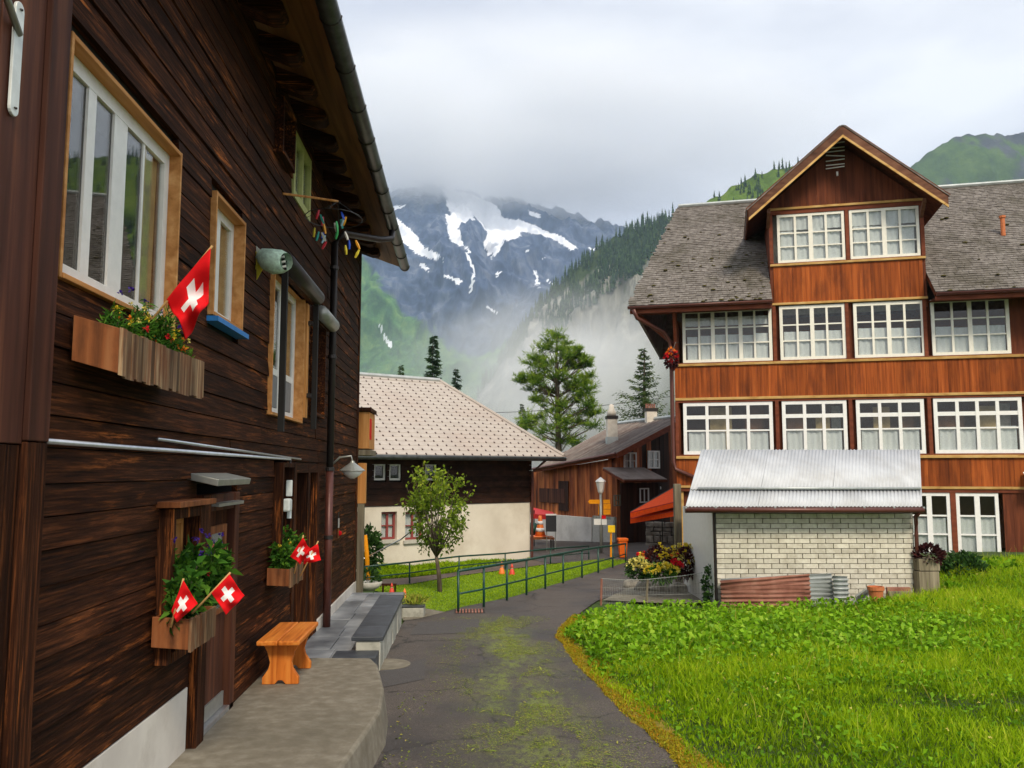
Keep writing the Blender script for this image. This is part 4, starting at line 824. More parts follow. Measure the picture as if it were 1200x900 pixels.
for _ in range(120):
    t = random.random()**2.2*.75; s = random.uniform(sl0+.4, D0-.1) if random.random() < .6 else random.uniform(D1+.3, 12); c = RP(t, s, .03); k = random.randint(8, 40)
    P.append(c+RNG.normal(size=(k, 3))*np.array([.11, .07, .012])); D_.append(RNG.normal(size=(k, 3))*np.array([1, 1, .4])+np.array([0, 0, .6]))
leaf_obj('roof_moss', np.vstack(P), np.vstack(D_), .05, .04, 'dark_plant' if False else 'moss_leaf', HR) if False else None
b = MB()
for Pk in P[:90]:
    c = Pk.mean(0); r = random.uniform(.03, .08); b.lathe(c-np.array([0, 0, .01]), [(r, 0), (r*.8, r*.3), (r*.3, r*.5)], 6)
b.build('roof_moss', 'moss_tuft', HR, kind='stuff', smooth=True)
MB().tube([RP(1, sr0, .06), RP(1, SRT, .06)], .06, 6).build('ridge_cap', 'zinc', HR)
A = np.array([[FR(s, NE+.06+.07*math.cos(math.pi*j/8), ZE_-.03-.07*math.sin(math.pi*j/8)) for j in range(9)] for s in (sl0-.05, D0-.02)]); o = MB().grid(A).build('gutter', 'brown_metal', HR, smooth=True, normals=False); o.modifiers.new('thick', 'SOLIDIFY').thickness = .01
A = np.array([[FR(s, NE+.06+.07*math.cos(math.pi*j/8), ZE_-.03-.07*math.sin(math.pi*j/8)) for j in range(9)] for s in (D1+.02, SRT)]); o = MB().grid(A).build('gutter', 'brown_metal', HR, smooth=True, normals=False); o.modifiers.new('thick', 'SOLIDIFY').thickness = .01
MB().box(FR, sl0, D0-.02, NE-.12, NE-.01, ZE_-.2, ZE_-.09).build('fascia', 'beam_red', HR); MB().box(FR, D1+.02, SRT, NE-.12, NE-.01, ZE_-.2, ZE_-.09).build('fascia', 'beam_red', HR)
for a, e in ((sl0+.02, D0-.02), (D1+.02, SRT)): MB().slab([FR(a, -.1, ZE_-.1), FR(e, -.1, ZE_-.1), FR(e, NE-.13, ZE_-.14), FR(a, NE-.13, ZE_-.14)], .02).build('soffit', 'house_dark', HR)
dp = [FR(sl0+.1, NE+.06, ZE_-.1), FR(sl0+.18, NE-.05, ZE_-.32), FR(-.25, .2, 6.05), FR(-.1, .05, 5.8), FR(-.08, .04, 5.5), FR(-.08, .04, 2.55), FR(-.02, .06, 2.35), FR(.5, .12, 2.12)]
MB().tube(dp, .055, 10).build('downpipe', 'brown_metal', HR, smooth=True)
# dormer
NF = .75; ua = FR.px(985, 150, NF); ul = FR.px(877, 247, NF); ur = FR.px(1111, 232, NF); ZA = ua[1]; SM = (D0+D1)/2; ZD = (ul[1]+ur[1])/2; hwD = (ur[0]-ul[0])/2; SM = (ur[0]+ul[0])/2
NB = -5.2
for sg in (-1, 1):
    e = SM+sg*hwD; q = [FR(SM, NF, ZA), FR(e, NF, ZD), FR(e, NB, ZD), FR(SM, NB, ZA)]
    MB().slab(q if sg < 0 else q[::-1], .1).build('dormer_roof', 'house_dark', HR)
    q2 = [FR(SM, NF+.02, ZA+.06), FR(e+sg*.03, NF+.02, ZD+.03), FR(e+sg*.03, NB, ZD+.03), FR(SM, NB, ZA+.06)]; MB().slab(q2 if sg < 0 else q2[::-1], .03).build('dormer_covering', 'roof_slate', HR)
    MB().slab([FR(SM, NF+.03, ZA+.02), FR(SM, NF+.03, ZA-.2), FR(e, NF+.03, ZD-.2), FR(e, NF+.03, ZD+.01)], .04).build('bargeboard', 'barge', HR); MB().slab([FR(SM, NF+.045, ZA-.2), FR(SM, NF+.045, ZA-.27), FR(e, NF+.045, ZD-.27), FR(e, NF+.045, ZD-.2)], .04).build('barge_moulding', 'trim_yellow', HR)
    d = D0 if sg < 0 else D1; MB().box(FR, min(d, d-sg*.1), max(d, d-sg*.1), -4, -.03, 6.5, ZD-.12+.3).build('dormer_cheek', 'house_dark', HR)
zd0 = FR.px(990, 308)[1]; zd1 = FR.px(990, 247)[1]
wz = ((FR.px(950, 308)[1]+FR.px(1036, 300)[1])/2, (FR.px(950, 250)[1]+FR.px(1036, 243)[1])/2)
for ua_, ub_ in ((911, 990), (996, 1078)): window(FR, HR, sx(ua_, 280), sx(ub_, 280), *wz, [(.25, .06), (.5, .11), (.75, .06)], [(.31, .03), (.62, .035)], n=0, fr=.07, curtain_or_reflection=curt(4, 0, .68)+[(0, 1, .7, 1)], mat='cream_paint')  # upper lace sheet imitates the grey-white sky reflection in the top panes
MB().box(FR, D0+.1, D1-.1, -.5, -.42, 6.5, wz[1]+.1).build('dormer_core', 'curtain_grey', HR)
boards(FR, HR, D0+.08, D1-.08, 6.76, wz[0]-.1, .0, 'house_board')
for za, n in ((6.69, .06), (wz[0]-.09, .05), (wz[1]+.12, .06)): MB().box(FR, D0, D1, -.03, n, za, za+.06).build('moulding', 'trim_yellow', HR, bevel=.006)
MB().box(FR, D0+.02, D1-.02, -.1, .02, wz[1]+.005, wz[1]+.118).build('beam', 'beam_red', HR); MB().box(FR, D0+.02, D1-.02, -.1, .02, wz[0]-.028, wz[0]-.004).build('beam', 'beam_red', HR)
for s in (D0+.045, (sx(990, 280)+sx(996, 280))/2, D1-.045): MB().box(FR, s-.045, s+.045, -.1, .03, wz[0], wz[1]).build('post', 'beam_red', HR)
s = D0+.05
def zg(s): return ZA-.14-(ZA-ZD)/hwD*abs(s-SM)
while s < D1-.05:
    d = min(.24, D1-.05-s); z0_ = wz[1]+.182; za, zb = max(zg(s), z0_+.01), max(zg(s+d), z0_+.01)
    MB().add([FR(a, n, z) for n in (-.02, random.uniform(-.003, .003)) for a, z in ((s+.002, z0_), (s+d-.002, z0_), (s+d-.002, zb), (s+.002, za))], [(0, 1, 2, 3), (7, 6, 5, 4), (0, 4, 5, 1), (1, 5, 6, 2), (2, 6, 7, 3), (3, 7, 4, 0)]).build('board', 'house_dark', HR); s += d
for sg in (-1, 1): MB().slab([FR(D0+.02 if sg < 0 else D1-.02, .0, ZD-.1), FR(D0+.02 if sg < 0 else D1-.02, .5, ZD+.1), FR(D0+.02 if sg < 0 else D1-.02, .5, ZD), FR(D0+.02 if sg < 0 else D1-.02, .0, ZD-.3)], .08).build('brace', 'barge', HR)
for k in range(7):
    ps = FR.px(978, 168+k*5, .12); MB().tube([FR(ps[0]-.22, .12+.05*(k % 2), ps[1]+random.uniform(-.03, .03)), FR(ps[0]+.25, .12, ps[1]+random.uniform(-.03, .06))], .014, 6).build('nest_slat', 'white_paint', HR)
ps = FR.px(981, 203, .03); MB().box(FR, ps[0]-.02, ps[0]+.03, .0, .04, ps[1]-.07, ps[1]+.05).build('gable_knob', 'white_paint', HR, bevel=.01)
ps = FR.px(1176, 288, -1.6); 
t_ = .45; pv = RP(t_, FR.px(1176, 280, NE+(NR-NE)*t_)[0]); MB().tube([pv, pv+np.array([0, 0, .55])], .06, 10).build('vent_pipe', 'pot_terracotta', HR); MB().tube([pv+np.array([0, 0, .5]), pv+np.array([0, 0, .56])], .085, 10).build('vent_cap', 'pot_terracotta', HR)
MB().slab([FR(*q) for q in ((8.35, .05, 2.25), (8.9, .05, 2.3), (8.9, .5, 2.0), (8.4, .5, 1.95))], .03).build('side_sign', 'white_paint', HR)
# hanging geraniums at the house corner
pc = oy(787, 420, 22.4); root = thing('hanging_basket', tuple(pc-np.array([0, 0, .3])), 'hanging basket of red and orange flowers on the house corner', 'flower basket')
P, D_ = ball(160, pc+np.array([0, 0, -.06]), (.14, .14, .2)); leaf_obj('foliage', P, D_, .1, .07, 'dark_plant', root); P, D_ = ball(60, pc+np.array([0, 0, .06]), (.14, .14, .14)); leaf_obj('blossom', P, D_, .1, .08, 'bloom_red', root)
P, D_ = ball(18, pc+np.array([-.02, 0, .2]), (.07, .07, .07)); leaf_obj('blossom', P, D_, .1, .08, 'bloom_orange', root); MB().tube([pc+np.array([.0, 0, .1]), pc+np.array([.14, .1, .45]), pc+np.array([.22, .1, .45])], .01, 6).build('hook', 'dark_metal', root)

# ================================================================== brick shed in front of the guest house
tS = math.radians(3); pS = oy(836, 640, 15.3); FS = Fac(pS[0], pS[1], math.cos(tS), -math.sin(tS))
SH = thing('brick_shed', tuple(FS(1.7, -1.2, 0)), 'low cream brick shed with corrugated metal roof', 'shed')
sw = FS.px(1072, 640)[0]; ze = FS.px(950, 600)[1]
MB().box(FS, .0, sw, -2.6, -.03, -.6, ze-.02).build('wall', 'mortar', SH); MB().box(FS, -.012, .0, -2.62, .01, -.6, ze).build('side_wall', 'white_paint', SH)
z = -.5; r = 0
while z < ze-.03:
    h = .078; s = .06 if r % 2 else .2
    first = [(.055, s)] if s > .08 else []
    segs = first
    while s < sw-.03: segs.append((s, min(s+.272, sw-.02))); s += .28
    for a, b in segs:
        if b-a > .03 and z > -.35: MB().box(FS, a+.002, b-.004, -.05, .004+random.uniform(-.003, .003), z, z+h).build('brick', 'brick_cream', SH)
    z += .089; r += 1
MB().box(FS, .0, .05, -.06, .03, -.6, ze).build('corner_post', 'brown_metal', SH)
e0, e1 = FS.px(803, 590, .35), FS.px(1081, 596, .35); k0, k1 = FS.px(822, 528, -1.1), FS.px(1078, 526, -1.1)
ZEs, ZKs = (e0[1]+e1[1])/2+.01, (k0[1]+k1[1])/2
def SP(s, t, lift=0): n = .35+(-1.1-.35)*t; f = (s-e0[0])/(e1[0]-e0[0]); return FS(s*(1-t)+(k0[0]+(k1[0]-k0[0])*f)*t, n, ZEs+(ZKs-ZEs)*t+lift)
def corr(Pfun, s0, s1, t0, t1, pitch, amp, rows=2):
    k = int((s1-s0)/pitch*6); return np.array([[Pfun(s0+(s1-s0)*j/k, t0+(t1-t0)*i/(rows-1), amp*math.sin(j/6*2*math.pi)) for j in range(k+1)] for i in range(rows)])
for s0_, s1_ in ((e0[0], e0[0]+1.3), (e0[0]+1.28, e0[0]+2.6), (e0[0]+2.58, e1[0])):
    o = MB().grid(corr(SP, s0_, s1_, .27, 1, .065, .008)).build('roof_sheet', 'zinc_roof', SH, smooth=True, normals=False); o.modifiers.new('thick', 'SOLIDIFY').thickness = .003
    o = MB().grid(corr(lambda s, t, l: SP(s, t, l-.02), s0_, s1_, 0, .29, .065, .01)).build('roof_sheet', 'zinc_roof', SH, smooth=True, normals=False); o.modifiers.new('thick', 'SOLIDIFY').thickness = .003
MB().tube([SP(e0[0]+.15, .25, .04), SP(e1[0]-.02, .25, .04)], .025, 8).build('snow_bar', 'zinc', SH, smooth=True)
MB().slab([SP(e0[0], .02, -.04), SP(e1[0], .02, -.04), SP(e1[0], 1, -.04), SP(e0[0], 1, -.04)], .05).build('roof_deck', 'house_dark', SH)
MB().box(FS, e0[0], e1[0], .28, .34, ZEs-.13, ZEs-.03).build('fascia', 'brown_metal', SH); MB().slab([SP(e0[0], 1, -.02), SP(e1[0], 1, -.02), FS(sw, -2.7, ze), FS(k0[0]+.3, -2.7, ze)], .05).build('rear_roof', 'zinc_roof', SH)
for i in range(9): p = FS((e0[0]*(8-i)+e1[0]*i)/8, .4, ZEs-.05); MB().tube([p, p+np.array([0, 0, .03])], .02, 6).build('gutter_clip', 'zinc', SH)
MB().tube([FS(e0[0], .39, ZEs-.08), FS(e1[0], .39, ZEs-.08)], .045, 8).build('gutter', 'brown_metal', SH, smooth=True)
MB().tube([FS(e1[0]-.05, .38, ZEs-.1), FS(e1[0]-.08, .25, ZEs-.2), FS(sw+.01, .07, ZEs-.32), FS(sw+.01, .06, ZEs-.5), FS(sw+.01, .06, -.1)], .035, 10).build('downpipe', 'brown_metal', SH, smooth=True); MB().tube([FS(sw+.01, .06, .35), FS(sw+.01, .06, -.3)], .05, 10).build('drain_pipe', 'white_plastic', SH, smooth=True)
MB().tube([FS(.02, .07, ze), FS(.02, .07, -.4)], .02, 8).build('corner_pipe', 'dark_metal', SH)
# metal sheets and odds and ends leaning on the shed
def sheet(u0, u1, vt0, vt1, vb, n, mat, label, rows=1, pitch=.075):
    a, za = FS.px(u0, vt0, n); b, zb = FS.px(u1, vt1, n); _, z0_ = FS.px((u0+u1)/2, vb, n); K = 60; A = np.zeros((K+1, 3, 3))
    for i in range(K+1):
        for j in range(3):
            s = a+(b-a)*j/2; zt = za+(zb-za)*j/2; z = z0_+(zt-z0_)*i/K; A[i, j] = FS(s, n+.03*math.sin(2*math.pi*(z-z0_)/pitch)-.12*(z-z0_), z)
    o = MB().grid(A).build('corrugated_sheet', mat, smooth=True, normals=False, label=label, cat='metal sheet', group='metal sheets against the shed'); o.modifiers.new('thick', 'SOLIDIFY').thickness = .004
sheet(845, 950, 681, 673, 716, .26, 'rust', 'rusty brown corrugated sheet leaning on the brick wall'); sheet(846, 977, 679, 672, 719, .22, 'zinc', 'galvanised corrugated sheet behind the rusty one'); sheet(977, 995, 675, 676, 712, .3, 'zinc', 'narrow bright corrugated sheet right of the others')
for i, (u, v) in enumerate(((995, 697), (1002, 690))):
    a, b = FS.px(u, v+8, .25), FS.px(u+22, v-8, .25); MB().slab([FS(a[0], .25, a[1]), FS(b[0], .25, b[1]), FS(b[0], .25, b[1]-.12), FS(a[0], .25, a[1]-.12)], .03).build('metal_strip', 'zinc', label=('lower' if i == 0 else 'upper')+' slanted grey metal strip leaning at the brick wall', cat='metal strip', group='metal strips against the shed')
def pot(u, v, d, r, h, mat, label):
    p = oy(u, v, d); return MB().lathe(p, [(r*.75, 0), (r*.95, h*.75), (r*1.08, h*.78), (r*1.08, h), (r*.9, h), (r*.88, h*.85)], 16).build('pot', mat, smooth=False, label=label, cat='pot')
pot(1027, 706, 14.6, .13, .27, 'pot_terracotta', 'orange clay pot at the foot of the brick wall')
pot(1145, 702, 15.9, .14, .27, 'box_end', 'brown clay pot in the greenery right of the shed')
a, b = FS.px(1042, 708, .3), FS.px(1069, 693, .3); MB().box(FS, a[0], b[0], .26, .32, a[1]-.1, b[1]).build('board', 'old_grey', bevel=.006, label='weathered grey board standing at the wall corner', cat='board')
MB().box(FS, a[0]+.0, b[0], .18, .25, a[1]-.1, b[1]+.06).build('brick_stack', 'rust', bevel=.006, label='flat rust red tile behind the grey board', cat='tile')
root = thing('planter_crate', tuple(oy(1088, 700, 14.9)), 'tall weathered wooden crate right of the shed', 'crate')
for k, (ua_, ub_) in enumerate(((1077, 1102),)):
    for va, vb in ((655, 669), (670, 698)):
        q0, q1 = oy(ua_, va, 14.9), oy(ub_, vb, 14.9); MB().box(None, q0[0], q1[0], 14.9, 15.2, q1[2], q0[2]).build('side_board', 'old_grey', root, bevel=.008)
c = oy(1088, 650, 15.05); root = thing('dark_plant', tuple(c), 'dark red leafy plant on the wooden crate', 'plant'); P, D_ = ball(420, c+np.array([0, 0, .0]), (.24, .2, .16)); leaf_obj('foliage', P, D_+np.array([0, 0, .5]), .1, .05, 'dark_plant', root)
MB().tube([c-np.array([0, 0, .15]), c], .02, 6).build('stem', 'bark', root)
# wire fence by the field
root = thing('wire_fence', tuple(gp(705, 703)), 'low wire fence with rusty posts between lane and shed', 'fence')
fp = [gp(704, 708), gp(757, 706), gp(846, 706)]
for i, (p, t) in enumerate(zip(fp, ((705, 678), (759, 679), (842, 668)))):
    top = oy(*t, p[1]); MB().tube([p-np.array([0, 0, .1]), top], .022 if i != 2 else .03, 6).build('post', 'rust' if i == 0 else 'old_grey', root)
    fp[i] = (p, top)
for (p, t), (q, r_) in zip(fp, fp[1:]):
    for f in (1, .66, .33, .05): MB().tube([p+(t-p)*f, (p+(t-p)*f+q+(r_-q)*f)/2-np.array([0, 0, .02]), q+(r_-q)*f], .005 if f == 1 else .002, 5).build('wire', 'lamp_grey', root)
    b = MB()
    for k in range(26): f = k/26; a = p+(q-p)*f; c = t+(r_-t)*(f+.03); b.tube([a, c], .0014, 3); a2 = p+(q-p)*(f+.03); c2 = t+(r_-t)*f; b.tube([a2, c2], .0014, 3)
    b.build('mesh_wire', 'lamp_grey', root, kind='stuff')

# ================================================================== middle left: white and dark house with pink shingle roof
pM = oy(425, 600, 23.0); hM = math.radians(56); FM = Fac(pM[0], pM[1], math.sin(hM), math.cos(hM))
HM = thing('shingle_house', tuple(FM(1, -3, -.4)), 'white and dark wood house under a pink dotted shingle roof', 'house')
sm1 = FM.px(621, 600)[0]; zb_ = FM.px(500, 592)[1]; zt_ = FM.px(500, 538)[1]; SL = -5.
mwins = [(FM.px(447, 600), FM.px(465, 632)), (FM.px(475, 600), FM.px(496, 632)), (FM.px(418, 600), FM.px(424, 632))]
uwins = [(FM.px(438, 543), FM.px(452, 563)), (FM.px(456, 543), FM.px(470, 563)), (FM.px(498, 543), FM.px(512, 563))]
def wall_with_holes(Fa, parent, s0, s1, z0, z1, n0, n1, holes, mat, name='wall'):
    ss = sorted({s0, s1}|{v for h in holes for v in h[:2] if s0 < v < s1}); zs = sorted({z0, z1}|{v for h in holes for v in h[2:] if z0 < v < z1}); b = MB()
    for a, c in zip(ss, ss[1:]):
        for d, e in zip(zs, zs[1:]):
            if not any(h[0] <= (a+c)/2 <= h[1] and h[2] <= (d+e)/2 <= h[3] for h in holes): b.box(Fa, a, c, n0, n1, d, e)
    return b.build(name, mat, parent)
hs = [(a[0], b[0], b[1], a[1]) for a, b in mwins]; wall_with_holes(FM, HM, SL, sm1, -1.2, zb_, -.3, 0, hs, 'white_wall')
for h in hs:
    window(FM, HM, h[0]+.01, h[1]-.01, h[2]+.01, h[3]-.01, [(.5, .06)], [(.5, .03)], n=-.1, fr=.05, mat='red_frame', curtain_or_reflection=[(0, .45, 0, 1), (.55, 1, 0, 1)])
    MB().box(FM, h[0]-.06, h[1]+.06, -.05, .07, h[2]-.09, h[2]-.002).build('sill', 'pot_stone', HM)
uh = [(a[0], b[0], b[1], a[1]) for a, b in uwins]; z = zb_+.005
while z < zt_+.1:
    h = .16; segs = [(SL, sm1+.05)]
    for q in uh:
        if q[2]-.02 < z+h/2 < q[3]+.02: segs = [x for p in segs for x in ((p[0], min(p[1], q[0])), (max(p[0], q[1]), p[1])) if x[1]-x[0] > .02]
    for a, b in segs: MB().box(FM, a, b, -.05, .03+random.uniform(-.005, .005), z+.004, z+h-.002).build('plank', 'barn_h', HM)
    z += h
for q in uh: window(FM, HM, q[0]+.005, q[1]-.005, q[2]+.005, q[3]-.005, 1, 1, n=-.03, fr=.055, mat='white_paint')
MB().box(FM, SL, sm1, -8, -.5, -1.2, zt_+.3).build('house_body', 'interior', HM); MB().box(FM, SL, sm1-.01, -.5, -.31, zb_, zt_+.25).build('wall_core', 'interior', HM)
MB().box(FM, sm1-.3, sm1, -8, -.31, -1.2, zb_).build('side_wall', 'white_wall', HM); MB().box(FM, sm1-.3, sm1+.03, -8, -.06, zb_+.003, zt_+.2).build('side_wall', 'barn_h', HM)
NE2, NR2 = .9, -4.4
eL, eR = FM.px(425, 531, NE2), FM.px(661, 537, NE2); rR = FM.px(515, 447, NR2); rL = FM.px(425, 441, NR2); Z_e = (eL[1]+eR[1])/2; Z_r = (rR[1]+rL[1])/2
SLr = SL-.8
def MP(t, s, l=0): n = NE2+(NR2-NE2)*t; return FM(s, n, Z_e+(Z_r-Z_e)*t+l)
MB().slab([MP(0, SLr), MP(0, eR[0]), MP(1, rR[0]), MP(1, SLr)], .14).build('roof_deck', 'barn_h', HM)
MB().slab([MP(1, SLr), MP(1, rR[0]), FM(eR[0], 2*NR2-NE2, Z_e), FM(SLr, 2*NR2-NE2, Z_e)], .1).build('roof_deck', 'roof_pink', HM); MB().slab([MP(0, eR[0]), FM(eR[0], 2*NR2-NE2, Z_e), MP(1, rR[0])], .1).build('roof_hip', 'roof_pink', HM)
b = MB(); hb = MB(); NROW = 21
for i in range(NROW):
    t0, t1 = i/NROW, (i+1.08)/NROW; sR = eR[0]+(rR[0]-eR[0])*t0; sR1 = eR[0]+(rR[0]-eR[0])*min(t1, 1); kink = .02 if i == 20 else 0
    b.add([MP(t0, SLr, 0), MP(t0, sR, 0), MP(t0, sR, .026+kink), MP(t0, SLr, .026+kink), MP(min(t1, 1), sR1, .015), MP(min(t1, 1), SLr, .015)], [(0, 1, 2, 3), (3, 2, 4, 5)])
    s = SLr+i*.035
    while s < sR-.1:
        hb.box(lambda a, c, e: MP(t0+c, a, e), s-.016, s+.016, -.002, .006, .022+kink, .05+kink); s += .30
b.build('shingles', 'roof_pink', HM, kind='stuff', normals=False); hb.build('snow_hooks', 'hook', HM, kind='stuff')
MB().tube([MP(1, SLr, .05), MP(1, rR[0], .05)], .08, 6).build('ridge_cap', 'zinc', HM); MB().tube([MP(1, rR[0], .05), MP(0, eR[0], .05)], .05, 6).build('hip_cap', 'roof_pink', HM)
MB().tube([MP(0, SLr, -.06)+FM.n*.06, MP(0, eR[0], -.06)+FM.n*.06], .065, 8).build('gutter', 'gutter_grey', HM, smooth=True); MB().tube([FM(sm1-.1, NE2, Z_e-.1), FM(sm1-.02, .15, Z_e-.45), FM(sm1-.02, .12, -.6)], .04, 8).build('downpipe', 'brown_metal', HM)
ps = FM.px(449, 668, .01); MB().box(FM, ps[0]-.1, ps[0]+.1, .0, .02, ps[1]-.05, ps[1]+.06).build('house_number_plate', 'blue', HM)
ps = FM.px(449, 668, .01); MB().box(FM, ps[0]-.1, ps[0]+.1, .0, .024, ps[1]-.1, ps[1]-.052).build('house_number_plate', 'red_frame', HM)

# ================================================================== middle right: brown barn house with chimneys
yK = 31.
cK, cL, cA, cR = oy(722, 533, yK), oy(625, 551, 36.), oy(806, 489, 33.2), oy(720, 499, 38.5)
dW = unit((cK-cL)*np.array([1, 1, 0])); nW = np.array([dW[1], -dW[0], 0]); dG = unit((cA-cK)*np.array([1, 1, 0])); nG = np.array([dG[1], -dG[0], 0])
HB = thing('barn_house', tuple(cK*np.array([1, 1, 0])+np.array([0, 3, -.5])), 'brown timber barn house with two white chimneys on the square', 'house')
kx = cK-nW*.45-nG*.5; FBL = Fac(*(kx-dW*6.)[:2], *dW[:2]); FBG = Fac(*kx[:2], *dG[:2])
def barn_wall(Fa, s0, s1, ztop, w, mats, z0=.62, parent=HB):
    s = s0
    while s < s1-.02:
        d = min(w*random.uniform(.8, 1.2), s1-s); za, zb = ztop(s), ztop(s+d); n = random.uniform(-.01, .01)
        MB().add([Fa(a, nn, z) for nn in (-.04, n) for a, z in ((s+.003, z0), (s+d-.003, z0), (s+d-.003, zb), (s+.003, za))], [(0, 1, 2, 3), (7, 6, 5, 4), (0, 4, 5, 1), (1, 5, 6, 2), (2, 6, 7, 3), (3, 7, 4, 0)]).build('board', random.choice(mats), parent); s += d
ztl = lambda s: cL[2]+(cK[2]-cL[2])*min(1, max(0, (s+.4)/6.4))-.12
barn_wall(FBL, -1.0, 5.98, ztl, .22, ['barn_board'], z0=.5)
def zgG(s): return cK[2]+(cA[2]-cK[2])*(s+.4)/np.linalg.norm((cA-cK)[:2])-.14
bw = [(FBG.px(730, 530, 0), FBG.px(745, 550, 0)), (FBG.px(758, 528, 0), FBG.px(772, 549, 0))]
barn_wall(FBG, .0, 7, lambda s: min(zgG(s), 4.4), .24, ['barn_dark', 'barn_dark', 'barn_board'], z0=-1)
for a, b in bw: window(FBG, HB, a[0], b[0], b[1], a[1], [(.5, .05)], [(.5, .03)], n=.07, fr=.055, curtain_or_reflection=[(0, 1, 0, 1)], depth=.05)
b = MB(); b.box(FBL, -1, 5.95, -.4, -.06, -1.2, 2.3).box(FBG, .05, 7, -.5, -.06, -1.2, 2.8); b.build('wall_core', 'interior', HB)
wl = MB().box(FBL, -4, 4.55, -.02, .12, -1.4, .52).build('base_wall', 'rough_wall', HB, bevel=.01); MB().box(FBL, 4.6, 5.97, -.02, .1, -1.4, .6).build('base_wall', 'concrete_lt', HB)
for a, e in ((4.65, 5.25), (5.3, 5.9)): MB().box(FBL, a, e, .101, .12, -1.0, .5).build('cellar_door', 'pot_stone', HB)
ps = FBL.px(632, 572, .05), FBL.px(662, 590, .05); MB().box(FBL, ps[0][0], ps[1][0], .02, .06, ps[1][1], ps[0][1]).build('hatch', 'red_post', HB)
MB().box(FBL, 2.2, 2.9, .02, .05, .7, 1.9).build('hatch', 'barn_dark', HB)
V8 = lambda p: np.array(p)
MB().slab([cL, cK, cA, cR], .1).build('roof_deck', 'beam_red', HB)
nR = unit(np.cross(cK-cL, cA-cL)); nR = nR if nR[2] > 0 else -nR
for k in range(26):
    f0, f1 = k/26, (k+1)/26; lo0, lo1 = cL+(cK-cL)*f0, cL+(cK-cL)*f1; hi0, hi1 = cR+(cA-cR)*f0, cR+(cA-cR)*f1
    q = [lo0+nR*.05, lo1+nR*.05, hi1+nR*.05, hi0+nR*.05]; MB().slab(q, .05).build('roof_panel', 'roof_brown', HB); MB().tube([lo1+nR*.06, hi1+nR*.06], .022, 4).build('roof_seam', 'roof_brown', HB)
MB().tube([cA+nR*.1, cR+nR*.1], .09, 6).build('ridge_cap', 'zinc', HB); MB().tube([cL+nR*.05, cK+nR*.05], .06, 6).build('gutter', 'brown_metal', HB); MB().slab([cK+nR*.06, cA+nR*.06, cA-nR*.14, cK-nR*.14], .05).build('bargeboard', 'beam_red', HB)
def chimney(u, vb, vt, d, w, cap, parent=HB):
    p = oy(u, vb, d); t = oy(u, vt, d); o = MB().box(None, p[0]-w, p[0]+w, d-w, d+w, p[2]-.5, t[2]).build('chimney', 'chimney', parent, bevel=.01); MB().box(None, p[0]-w*1.15, p[0]+w*1.15, d-w*1.15, d+w*1.15, t[2], t[2]+.12).build('chimney_collar', 'dark_metal', o)
    MB().box(None, p[0]-w-.02, p[0]+w+.02, d-w-.02, d+w+.02, p[2]-.6, p[2]+.1).build('flashing', 'zinc', o)
    if cap: MB().lathe((p[0], d, t[2]+.13), [(w*.95, 0), (w*.9, .16), (w*.55, .3), (w*.45, .44), (w*.1, .47)], 12).build('chimney_pot', 'chimney', o, smooth=True)
    else:
        for k in range(5): MB().tube([(p[0]-w+.4*w*k+.1*w, d, t[2]+.12), (p[0]-w+.4*w*k+.1*w, d, t[2]+.32)], .035, 6).build('chimney_pot', 'rust', o)
chimney(717, 515, 491, 34.2, .2, True); chimney(763, 500, 482, 35.5, .22, False)
# porch roof and dark porch
ps = [FBG.px(u, v, n) for u, v, n in ((708, 551, .02), (752, 551, .02), (775, 566, 1.), (728, 566, 1.))]
zt2, ze2 = ps[0][1], (ps[2][1]+ps[3][1])/2; a0_, a1_ = FBG.px(706, 551, .02)[0], FBG.px(772, 560, .6)[0]
MB().slab([FBG(a0_, .03, zt2+.05), FBG(a1_-.2, .03, zt2+.05), FBG(a1_, 1., ze2+.08), FBG(a0_+.1, 1., ze2+.08)], .06).build('porch_roof', 'roof_brown', HB); MB().slab([FBG(a0_, .03, zt2-.012), FBG(a1_-.2, .03, zt2-.012), FBG(a1_, 1.02, ze2+.018), FBG(a0_+.1, 1.02, ze2+.018)], .08).build('porch_trim', 'beam_red', HB)
barn_wall(Fac(*FBG(0, .8, 0)[:2], *dG[:2]), a0_+.15, a1_-.15, lambda s: ze2+.0, .22, ['barn_dark', 'barn_dark'], z0=-1.)
FP = Fac(*FBG(0, .83, 0)[:2], *dG[:2])
for (u0, v0, u1, v1) in ((750, 572, 761, 589), (720, 580, 728, 593)):
    p0, p1 = FP.px(u0, v0), FP.px(u1, v1); window(FP, HB, p0[0], p1[0], p1[1], p0[1], [(.5, .04)], 1 if u0 > 740 else 2, n=.0, fr=.045, depth=.05, mat='white_paint' if u0 > 740 else 'old_grey', curtain_or_reflection=[(0, 1, 0, 1)] if u0 > 740 else None)
ps = FBG.px(772, 570, .05); MB().lathe(tuple(FBG(ps[0], .08, ps[1]-.06)), [(.02, -.06), (.07, -.04), (.07, .04), (.02, .06)], 10).build('porch_lamp', 'lamp_glass', HB)
